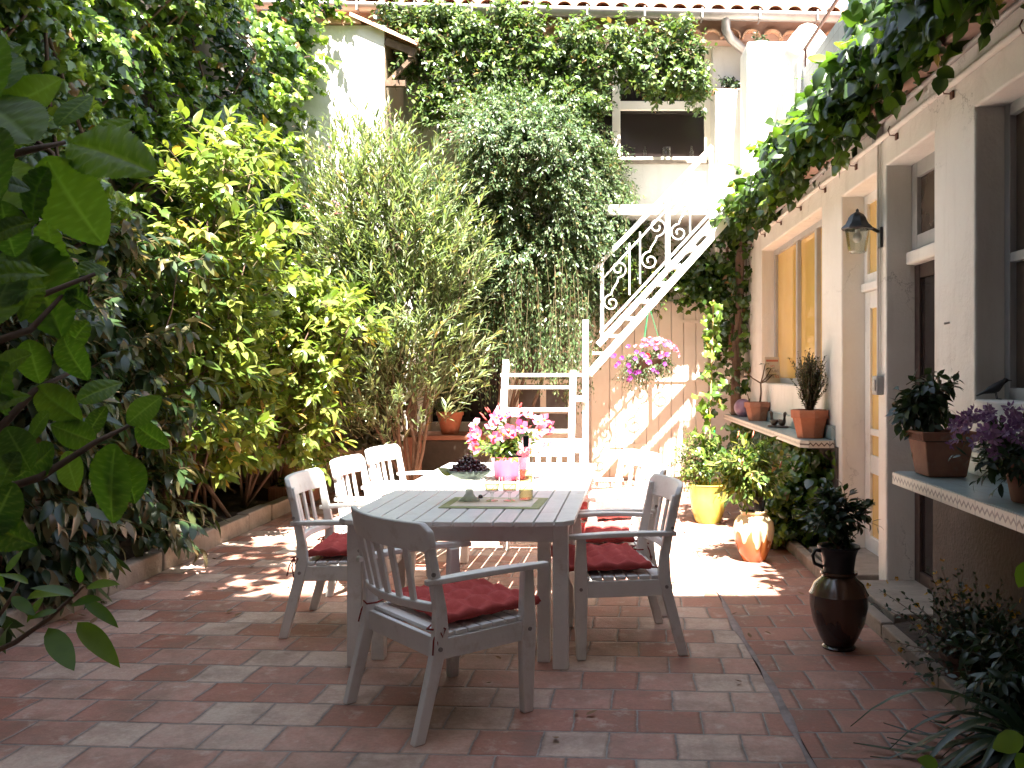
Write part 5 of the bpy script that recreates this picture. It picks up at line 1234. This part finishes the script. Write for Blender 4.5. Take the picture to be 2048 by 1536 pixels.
# --- laurels in the bed
def laurel(name,label,c,h,r,n,m,leaf=.15,droop=.35,low=.3,nstem=9,tint=(0,1),nl=9,lean=(0,0),cat='shrub'):
    t=thing(name,label,cat,c,0,'bright laurels in the flower bed' if m=='laurel' else 'drooping shade shrubs behind the kerb'); b=A(*c); tops=[]
    for i in range(nstem): tops.append(b+A(lean[0]+rng.normal(0,r*.5),lean[1]+rng.normal(0,r*.5),h*(.5+.5*rng.random())))
    stems(t,b,tops,.018,'stem','wood',.10)
    O=np.empty((n,3)); u=low+(1-low)*rng.random(n)
    ti=rng.integers(0,nstem,n); T=np.array(tops); O=b+(T[ti]-b)*u[:,None]; ra=rng.random(n)*6.28; rr=r*.75*np.sqrt(rng.random(n))*(1.05-.5*u); O[:,0]+=rr*np.cos(ra); O[:,1]+=rr*np.sin(ra)
    tp_=np.repeat(T,7,0)-A(0,0,.08); O[:len(tp_)]=tp_+rng.normal(0,.05,tp_.shape)
    D=nrm(np.stack([np.cos(ra)*.8+.25,np.sin(ra)*.8-.15,.15+.75*u],1)+rng.normal(0,.25,(n,3))); Lr=.22+.25*rng.random(n)
    Pn,Dn,Nm,S=shoots(O,D,Lr,nl,leaf,52,droop,.25,start=.25)
    leaf_mesh('foliage',Pn,Dn,Nm,S,LAUREL,L_[m],t,np.clip(tint[0]+(tint[1]-tint[0])*rng.random(len(Pn)),0,1)); stem_mesh('twig',O,D,Lr,.005,M['twig'],t,.25)
    return t
laurel('laurel_shrub','tall sunlit laurel with yellow green leaves in the middle of the flower bed',(-3.62,7.9,.08),3.6,.66,430,'laurel',.165,.3,.22,tint=(.3,1),lean=(.22,0))
laurel('laurel_shrub','bright laurel in front of the ochre jar towards the far end of the bed',(-3.55,9.1,.08),3.1,.66,420,'laurel',.15,.3,.2,tint=(.35,1),lean=(.30,.1))
laurel('laurel_shrub','slender laurel by the clay trough at the far end of the flower bed',(-3.6,10.1,.08),3.2,.55,300,'laurel',.13,.35,.25,tint=(.3,1),lean=(.35,0))
laurel('shade_shrub','dark drooping shrub behind the kerb between the hydrangea and the sunlit laurel',(-3.62,6.6,.08),2.5,.58,380,'laurel_shaded',.16,.75,.06)
laurel('shade_shrub','dark drooping shrub with bluish leaves half hidden behind the hydrangea',(-3.62,5.4,.08),2.6,.62,400,'laurel_shaded',.17,.8,.05)
laurel('shade_shrub','darkest drooping shrub deep in the shade at the left edge',(-3.65,4.3,.08),2.5,.58,300,'laurel_shaded',.17,.8,.05)

tr_=thing('dapple_tree','unseen tree added by the near end of the flower bed to dapple the tiles','tree',(-3.75,1.6,.08))  # crown placed outside the view for the dapple on the floor
stems(tr_,A(-3.75,1.6,.05),[A(-3.0,3.0,5.2),A(-2.6,3.6,5.6),A(-3.3,4.2,5.9)],.06,'trunk','wood',.12)
no=190; O,d=in_ellipsoid(no,A(-2.75,3.65,5.9),A(.85,1.15,.8),.1); D=nrm(d+rng.normal(0,.4,(no,3))); Lo=.25+.3*rng.random(no)
Pn,Dn,Nm,S=shoots(O,D,Lo,6,.17,60,.3,.2); leaf_mesh('crown',Pn,Dn,Nm,S,HEART,L_['eave'],tr_); stem_mesh('twig',O,D,Lo,.006,M['wood'],tr_,.2)
# --- oleander
t=thing('oleander','tall oleander with narrow grey green leaves and a few pink buds before the annex','shrub',(-2.35,10.1,0)); b=A(-2.35,10.1,0)
tops=[b+A(x_,y_,z_) for x_,y_,z_ in ((-.7,.1,3.9),(-.45,.0,4.2),(-.1,.1,3.7),(.2,-.1,3.5),(.6,0,3.2),(.95,.1,2.7),(.3,.1,2.5),(-.3,-.2,2.8),(-.65,-.1,2.6),(.75,-.1,2.2))]
stems(t,b+A(.25,.25,0),tops,.025,'stem','wood',.12)
no=1050; O,d=in_ellipsoid(no,b+A(.08,0,2.72),A(.95,.50,1.42),.12)
O[:,0]-= .38*np.clip((O[:,2]-2.9)/1.4,-.2,1)
O2=b+A(.10,-.05,1.5)+nrm(rng.standard_normal((420,3)))*A(.95,.46,.95)*rng.random((420,1))**.5; O=np.concatenate([O,O2]); d=np.concatenate([d,nrm(O2-b-A(.1,0,1.3))]); no=len(O)
D=nrm(d*[.55,.55,.2]+A(0,-.05,.8)+rng.normal(0,.22,(no,3))); Lo=.28+.30*rng.random(no)
Pn,Dn,Nm,S=shoots(O,D,Lo,15,.135,38,.0,.05,start=.1); leaf_mesh('foliage',Pn,Dn,Nm,S,NARROW,L_['oleander'],t); stem_mesh('twig',O,D,Lo,.005,M['twig'],t,.05)
nb=40; idx=rng.choice(np.where(O[:,2]>2.8)[0],nb); C=(O+D*Lo[:,None])[idx]; C=np.repeat(C,3,0)+rng.normal(0,.03,(nb*3,3)); flowers('blossom',C,rdir(len(C),[0,-.3,.7],.4),.022,L_['petalpink'],t,4,None,NARROW,merged=True)
# dry ivy below the oleander on the annex
t=thing('annex_ivy','thin browning ivy clinging to the lower wall of the annex','ivy',(-2.8,10.98,0)); k=1500
Pq=np.stack([-2.9+.34*rng.standard_normal(k)*.6+.15,10.96-.12*rng.random(k),.55+1.7*rng.random(k)],1); leaf_mesh('foliage',Pq,rdir(k,[0,-.2,-.8],.4),rdir(k,[.1,-.9,.4],.4),.07*(.6+.8*rng.random(k)),HEART,L_['box'],t)
stems(t,A(-2.75,10.93,0),[A(-3.0,10.95,2.2),A(-2.65,10.95,2.0),A(-3.3,10.95,1.7),A(-2.9,10.95,2.4)],.010,wig=.12)

# --- hanging jasmine mass
t=thing('climbing_jasmine','huge cascading mass of small green leaves hanging beside the staircase','climber',(-.75,11.3,0))
stems(t,A(-1.2,11.6,0),[A(-.9,11.3,3.5),A(-.5,11.2,4.2),A(-1.3,11.3,4.4),A(-.2,11.2,3.2)],.03,'stem','wood',.15)
nc=95; Cc,dc=in_ellipsoid(nc,A(-.80,11.15,3.40),A(1.18,.36,1.42),.62); rc=.20+.24*rng.random(nc); OO=[];DD=[]
for c_,d_,r_ in zip(Cc,dc,rc):
    kk=int(620*r_*r_)+16; e_=nrm(rng.standard_normal((kk,3))); OO.append(c_+e_*r_*(.55+.45*rng.random((kk,1)))*A(1,.8,1)); DD.append(nrm(e_*.8+d_*.5+A(0,-.45,.1)+rng.normal(0,.3,(kk,3))))
ni=900; Oi,di=in_ellipsoid(ni,A(-.80,11.3,3.35),A(1.1,.3,1.35),.2); OO.append(Oi); DD.append(nrm(di+A(0,-.5,0)))
O=np.concatenate(OO); D=np.concatenate(DD); q_=O[:,1]<11.6; O=O[q_]; D=D[q_]; O[:,1]+=np.clip(O[:,0]+.25,0,.6)*1.0+.18-.62*np.exp(-((O[:,2]-4.05)/.62)**2)*np.clip(1-(O[:,0]+.6)/1.1,.25,1)-.35*np.exp(-((O[:,2]-2.75)/.35)**2-((O[:,0]+1.1)/.45)**2)-.3*np.exp(-((O[:,2]-3.2)/.4)**2-((O[:,0]+.1)/.4)**2); nj=len(O); Lj=.16+.26*rng.random(nj)**1.5
Pn,Dn,Nm,S=shoots(O,D,Lj,12,.066,55,.35,.45,start=.05); leaf_mesh('foliage',Pn,Dn,Nm,S*(.7+.6*rng.random((len(S),1))),blade(2,.36,.2,.1),L_['jasmine'],t); stem_mesh('twig',O,D,Lj,.003,M['twig'],t,.45)
# hanging strands
S0=[];SD=[];SL=[]
for (px,py,L) in [(880,560,.6),(905,640,.75),(940,600,1.2),(955,660,1.0),(985,640,1.0),(1010,600,.9),(1025,600,1.1),(1060,560,.9),(1085,600,1.0),(1100,560,1.25),(1125,620,1.2),(1140,600,1.45),(1150,560,1.6),(1165,600,1.4),(1190,560,1.0),(1205,480,1.0),(1225,460,.8),(1250,420,.55),(1262,380,.5),(1180,640,.7),(1115,650,1.0),(925,640,.9),(1045,640,.75),(1160,520,1.4),(1145,660,1.0),(900,580,.9),(960,560,1.3),(1000,560,1.2),(1040,540,1.3),(1075,540,1.3),(1110,540,1.4),(1130,520,1.6),(1030,660,.6),(1090,660,.8)]:
    for j in range(6):
        S0.append(list(P(px+random.uniform(-16,16),py+random.uniform(-30,15),(11.4 if px>1175 else 10.95)+random.uniform(-.25,.3)))); SD.append([random.uniform(-.12,.12),random.uniform(-.25,.1),-1]); SL.append(L*random.uniform(.6,1.1))
for (px,py,L) in [(1035,560,1.15),(1060,570,1.25),(1085,560,1.2),(1105,560,1.3),(1125,570,1.3),(1145,580,1.35),(1160,590,1.3),(1020,600,.9),(1045,620,.85)]:
    for j in range(2): S0.append(list(P(px+random.uniform(-14,14),py+random.uniform(-110,5),10.45+random.uniform(-.12,.15)))); SD.append([random.uniform(-.1,.1),random.uniform(-.15,.1),-1]); SL.append(L*random.uniform(.45,1.25))
Pn,Dn,Nm,S=shoots(S0,SD,SL,36,.068,62,.35,.0,start=.02); Pn+=rng.normal(0,.03,Pn.shape); leaf_mesh('foliage',Pn,Dn,Nm,S,blade(2,.38,.2,.1),L_['jasmine'],t,np.clip(.2+.8*rng.random(len(Pn)),0,1)); stem_mesh('twig',S0,SD,SL,.004,M['twig'],t,0)
# upward sprays from the top of the mass
nu=90; O=np.stack([-.95+.75*rng.standard_normal(nu)*.7,11.1+.15*rng.standard_normal(nu),4.55+.25*rng.random(nu)],1); D=rdir(nu,[0,-.3,.9],.45); Lu=.3+.35*rng.random(nu)
Pn,Dn,Nm,S=shoots(O,D,Lu,13,.062,50,.2,.35); leaf_mesh('foliage',Pn,Dn,Nm,S,blade(2,.36,.2,.1),L_['jasmine'],t)

# --- creeper across the top of the rear house
t=thing('roof_creeper','glossy green creeper bulging under the eaves across the upper window','climber',(-.6,11.8,4.8))
stems(t,A(-2.2,11.8,4.7),[A(-1.2,11.7,5.6),A(.3,11.7,5.5),A(1.2,11.7,5.4),A(-2.0,11.7,6.0)],.03,'stem','wood',.1)
cl=[(790,50,40,40),(850,80,60,60),(930,60,60,45),(900,150,55,55),(970,110,60,70),(1040,70,60,55),(1020,150,60,50),(1100,120,60,50),(1160,80,45,40),(1180,140,55,40),(1250,90,60,45),(1270,140,55,40),(1330,90,50,40),(1350,150,50,45),(1385,130,30,60),(1395,180,22,35),(1320,170,50,25),(880,30,50,22),(1010,25,30,18),(820,120,30,50),(1120,180,45,25),(1360,60,20,18),(950,200,60,40),(870,215,40,50),(1130,205,50,40),(1185,215,40,35),(1090,240,50,40),(1150,250,40,30),(1030,215,50,40)]
OO=[]
for (px,py,rx,ry) in cl:
    kk=int(rx*ry/28)+14; dd_=nrm(rng.standard_normal((kk,3)))*(.4+.6*rng.random((kk,1)))
    c=P(px,py,11.35); OO.append(A(*c)+dd_*A(rx/158,.30,ry/158))
O=np.concatenate(OO); no=len(O); D=rdir(no,[0,-.55,.25],.6); Lc=.14+.16*rng.random(no)
Pn,Dn,Nm,S=shoots(O,D,Lc,8,.088,62,.35,.3,start=0); leaf_mesh('foliage',Pn,Dn,Nm,S,OVAL,L_['topvine'],t); stem_mesh('twig',O,D,Lc,.003,M['twig'],t,.3)

# --- ivy along the eave of the right house
t=thing('eave_ivy','broad leaved ivy tumbling over the eave of the white house on the right','ivy',(1.9,7.5,3.3))
pts=[]
q=MB(); pl=[]
for y_ in np.linspace(3.0,11.6,24): pl.append(Vector((1.95+random.uniform(-.08,.08),y_,3.42+random.uniform(-.06,.08))))
q.tube(pl,.025,7); pl=[p+Vector((random.uniform(-.12,.05),0,random.uniform(.05,.25))) for p in pl]; q.tube(pl,.015,6); q.build('stem',M['wood'],t,world=True,smooth=180)
k=4600; y=3.0+8.5*rng.random(k)**.9; top=.26+.36*np.clip((9.0-y)/5,0,1)+.12*np.sin(y*2.7)+.09*np.sin(y*6.1)
a=rng.random(k); zz=3.18+a*top*1.05; xx=1.78-.16*np.sin(a*3.1)+.16*a+.10*rng.standard_normal(k)+.06*np.sin(y*4)
leaf_mesh('foliage',np.stack([xx,y,zz],1),rdir(k,[-.35,-.15,-.7],.42),rdir(k,[-.65,-.25,.7],.4),.125*(.5+.75*rng.random(k)),HEART,L_['eave'],t,np.clip(rng.random(k)*.62+.25*(a>.75),0,1))
ns=130; y=4.2+7.2*rng.random(ns); top=.26+.36*np.clip((9.0-y)/5,0,1); O=np.stack([1.85+.1*rng.standard_normal(ns),y,3.2+top*rng.random(ns)],1); D=rdir(ns,[-.5,-.1,.55],.5); Ls=.2+.3*rng.random(ns)
Pn,Dn,Nm,S=shoots(O,D,Ls,7,.12,62,.35,.3); leaf_mesh('foliage',Pn,Dn,Nm,S,HEART,L_['eave'],t,np.clip(.35+.65*rng.random(len(Pn)),0,1)); stem_mesh('twig',O,D,Ls,.005,M['twig'],t,.3)
ns=60; y=3.4+8*rng.random(ns); O=np.stack([1.72+.06*rng.standard_normal(ns),y,np.full(ns,3.28)],1); D=rdir(ns,[-.2,0,-.9],.3); Ls=.12+.22*rng.random(ns)
Pn,Dn,Nm,S=shoots(O,D,Ls,5,.11,60,.4,.0); leaf_mesh('foliage',Pn,Dn,Nm,S,HEART,L_['eave'],t,.6*rng.random(len(Pn)))
# --- trunk vine in the corner
t=thing('corner_vine','old twisted vine trunk with dark ivy leaves in the corner by the gate','climber',(1.80,11.3,0))
q=MB(); b0=P(1478,905,11.35); b0.z=.9
tr=[Vector((1.80,11.3,0)),P(1470,800,11.35),P(1474,690,11.35),P(1480,600,11.35),P(1478,520,11.3),P(1490,450,11.2),P(1500,400,11.0)]
q.tube(tr,[.065,.06,.055,.05,.05,.045,.03],10); q.tube([v+Vector((.04*math.sin(i*2.1),-.03,0)) for i,v in enumerate(tr)],[.04,.038,.035,.03,.03,.025,.02],8); q.build('trunk',M['wood'],t,world=True,smooth=180)
k=420; u=rng.random(k); Pq=np.array([list(tr[min(5,int(a*6))].lerp(tr[min(6,int(a*6)+1)],a*6-int(a*6))) for a in u])+rng.normal(0,1,(k,3))*A(.12,.10,.05)
leaf_mesh('foliage',Pq,rdir(k,[-.2,-.3,-.7],.5),rdir(k,[-.4,-.7,.4],.5),.10*(.6+.8*rng.random(k)),IVY,L_['ivy'],t,rng.random(k)*.6)
k=700; Pq=np.array([list(P(1400+55*rng.standard_normal()*.55,548+28*rng.standard_normal()*.8+abs(rng.standard_normal())*10,11.82+.1*rng.standard_normal())) for _ in range(k)])
leaf_mesh('foliage',Pq,rdir(k,[-.1,-.4,-.7],.45),rdir(k,[-.1,-.8,.5],.45),.088*(.6+.8*rng.random(k)),IVY,L_['ivy'],t,rng.random(k)*.8)
k=260; Pq=np.array([list(P(1442+14*rng.standard_normal(),620+60*rng.standard_normal(),11.75+.1*rng.standard_normal())) for _ in range(k)])
leaf_mesh('foliage',Pq,rdir(k,[-.1,-.4,-.7],.45),rdir(k,[-.1,-.8,.5],.45),.088*(.6+.8*rng.random(k)),IVY,L_['ivy'],t,rng.random(k)*.6)
# shrub seen through the stair railing
t=thing('wall_shrub','pale leaved shrub growing against the rear wall behind the staircase railing','shrub',(.45,11.75,2.5)); foliage(t,A(.55,11.62,2.78),(.62,.25,.62),150,8,.085,OVAL,L_['bush'],(0,-.5,.2),.8,58,.35,.2,.22)
stems(t,A(.3,11.9,2.46),[A(.2,11.7,3.2),A(.6,11.7,3.2),A(.9,11.7,2.9)],.012)

# ================================================================== foreground hydrangea
hy=thing('hydrangea_bush','hydrangea with large serrated leaves close to the viewer at the left edge','shrub',(-1.35,1.7,0))
BIG=bigleaf()
LV=[(-60,150,64,105,1.75),(-40,235,128,168,1.7),(75,290,-55,175,1.62),(110,255,178,185,1.85),(132,285,286,312,1.8),(85,305,195,492,1.75),(-20,360,62,372,1.6),(0,395,25,520,1.7),(95,430,98,560,1.9),(158,552,216,514,1.9),(128,582,178,612,1.9),(30,530,-25,670,1.7),(55,675,78,768,1.85),(124,668,158,758,1.9),(252,850,318,792,1.9),(270,848,326,896,1.95),(195,885,104,852,1.9),(150,805,238,758,1.95),(70,770,150,842,1.85),(110,890,48,960,1.8),(232,880,205,1048,1.85),(246,905,268,1005,1.9),(20,720,-40,830,1.65),(10,850,60,940,1.7),(-10,60,-40,200,1.6),(40,470,110,640,1.9),(0,600,60,560,1.7),(-30,760,40,700,1.7),(150,330,210,250,1.95),(30,960,-30,1080,1.7),(60,420,10,320,1.8),(-10,900,-50,1000,1.6),(180,640,120,700,2.0),(0,250,-30,380,1.6),(215,810,160,880,1.98),(85,560,30,620,1.8),(-20,480,40,430,1.7),(-30,120,30,60,1.8),(20,180,-30,90,1.68),(100,330,30,430,1.72),(150,470,215,420,1.98),(20,300,80,240,1.78),(-20,560,50,520,1.62),(60,480,120,560,1.95),(10,520,70,470,1.85),(180,300,250,230,2.0),(-30,820,30,780,1.65),(40,900,-10,970,1.7),(100,820,50,880,1.75),(-40,1040,30,1080,1.72),(130,900,150,980,1.95)]
Pn=[];Dn=[];Nm=[];S=[]
for (a,b_,c,d,Y) in LV:
    p=P(a,b_,Y); e=P(c,d,Y+random.uniform(-.06,.06)); Pn.append(list(p)); v=e-p; Dn.append(list(v)); S.append(v.length*1.02); Nm.append([random.uniform(-.3,.35),-.85,random.uniform(.1,.75)])
leaf_mesh('foliage',A(*Pn),A(*Dn),A(*Nm),A(*S),BIG,L_['hyd'],hy)
q=MB()
for pl in ([(-60,640,1.75),(60,600,1.8),(190,548,1.88)],[(-60,1000,1.75),(80,955,1.8),(190,885,1.88),(262,850,1.92)],[(-60,330,1.7),(60,300,1.75),(130,285,1.8)],[(-60,700,1.75),(60,660,1.85),(125,590,1.9)],[(-40,900,1.75),(70,780,1.85),(150,740,1.95)]): q.tube([P(*p_) for p_ in pl],[.009,.007,.004][:3] if len(pl)==3 else [.009,.008,.006,.004],7)
q.tube([Vector((-1.35,1.7,0)),Vector((-1.3,1.72,.6)),P(-60,1000,1.75),P(-60,640,1.75),P(-60,330,1.7)],[.016,.014,.012,.011,.009],8)
q.build('stem',M['wood'],hy,world=True,smooth=180)
sk=thing('leafy_sapling','low sapling with slim pointed leaves at the lower left, in front of the kerb','plant',(-2.05,2.3,0))
LV=[(10,1180,-20,1130,2.4),(20,1190,66,1225,2.4),(60,1170,20,1140,2.4),(155,1196,84,1160,2.4),(168,1176,226,1158,2.4),(160,1170,158,1130,2.4),(162,1200,234,1240,2.4),(148,1238,230,1316,2.4),(92,1248,146,1338,2.4),(90,1190,50,1240,2.4),(30,1240,-20,1290,2.4),(120,1220,60,1230,2.4),(140,1210,190,1190,2.4),(50,1200,100,1170,2.45),(10,1150,40,1100,2.45)]
Pn=[];Dn=[];Nm=[];S=[]
for (a,b_,c,d,Y) in LV:
    p=P(a,b_,Y); e=P(c,d,Y-random.uniform(-.05,.1)); Pn.append(list(p)); Dn.append(list(e-p)); S.append((e-p).length); Nm.append([random.uniform(-.3,.3),-.5,random.uniform(.4,.9)])
leaf_mesh('foliage',A(*Pn),A(*Dn),A(*Nm),A(*S)*1.05,blade(8,.30,.2,.25),L_['hyd'],sk)
q=MB(); q.tube([Vector((-2.05,2.3,0)),Vector((-1.85,2.34,.45)),P(-70,1330,2.4),P(30,1285,2.4),P(100,1236,2.4),P(168,1172,2.4)],[.011,.010,.009,.007,.006,.003],7); q.tube([P(-70,1330,2.4),P(20,1200,2.4),P(40,1160,2.42)],[.007,.005,.003],7); q.build('stem',M['wood'],sk,world=True,smooth=180)

# fallen leaves on the tiles
lf=None; rr=random.Random(5)
for i in range(60):
    if i<40: x,y=-3.1+abs(rr.gauss(0,.45)),rr.uniform(5.2,10.5)
    elif i<52: x,y=rr.uniform(.4,1.5),rr.uniform(3.6,7.8)
    else: x,y=rr.uniform(-2.6,.4),rr.uniform(3.5,5.2)
    if lf is None:
        lf=leaf_mesh('fallen_leaf',A((0,0,.0)),A((1,0,.1)),A((0,0,1)),[.055],blade(4,.5,.3,-.2),L_['dry'],tint=A(.5)); o=lf; tag(o,'dry brown leaf fallen on the terracotta tiles','leaf','dry leaves scattered on the tiles')
    else: o=lf.copy(); COL.objects.link(o)
    o.location=(x,y,.009); o.rotation_euler=(rr.uniform(-.15,.15),rr.uniform(-.15,.15),rr.uniform(0,6.28)); s=rr.uniform(.6,1.2); o.scale=(s,s,s)

# ================================================================== light, sky, camera
sd=Vector((.15,-1,2.1)).normalized()   # towards the sun
el=math.asin(sd.z); az=math.atan2(sd.x,sd.y)
w=bpy.data.worlds.new('World'); scene.world=w; w.use_nodes=True; nt=w.node_tree
sky=nt.nodes.new('ShaderNodeTexSky'); sky.sky_type='NISHITA'; sky.sun_disc=False; sky.sun_elevation=el; sky.sun_rotation=az; sky.air_density=1; sky.dust_density=.8
bg=nt.nodes['Background']; bg.inputs['Strength'].default_value=SKY; hs=nt.nodes.new('ShaderNodeHueSaturation'); hs.inputs['Saturation'].default_value=.6; nt.links.new(sky.outputs['Color'],hs.inputs['Color']); nt.links.new(hs.outputs['Color'],bg.inputs['Color'])
ld=bpy.data.lights.new('sun','SUN'); ld.energy=SUN; ld.angle=R(.53); ld.color=(1,.95,.86)
lo=bpy.data.objects.new('sun',ld); COL.objects.link(lo); lo.rotation_euler=(-sd).to_track_quat('-Z','Y').to_euler(); lo.location=(2,-20,40)
cd=bpy.data.cameras.new('camera'); cam=bpy.data.objects.new('camera',cd); COL.objects.link(cam); scene.camera=cam
cam.location=(0,0,EYE); cam.rotation_euler=(R(90),0,0); cd.sensor_width=36; cd.lens=36*F/2048; cd.shift_x=-(CX-1024)/2048; cd.shift_y=(CY-768)/2048; cd.clip_start=.05; cd.clip_end=2000
vs=scene.view_settings; vs.view_transform='Standard'; vs.look='None'; vs.exposure=EXPO; vs.gamma=1; vs.use_curve_mapping=False
cy=scene.cycles; cy.max_bounces=8; cy.diffuse_bounces=4; cy.glossy_bounces=3; cy.transmission_bounces=6; cy.transparent_max_bounces=12; cy.use_denoising=True; cy.sample_clamp_indirect=6; cy.caustics_reflective=False; cy.caustics_refractive=False
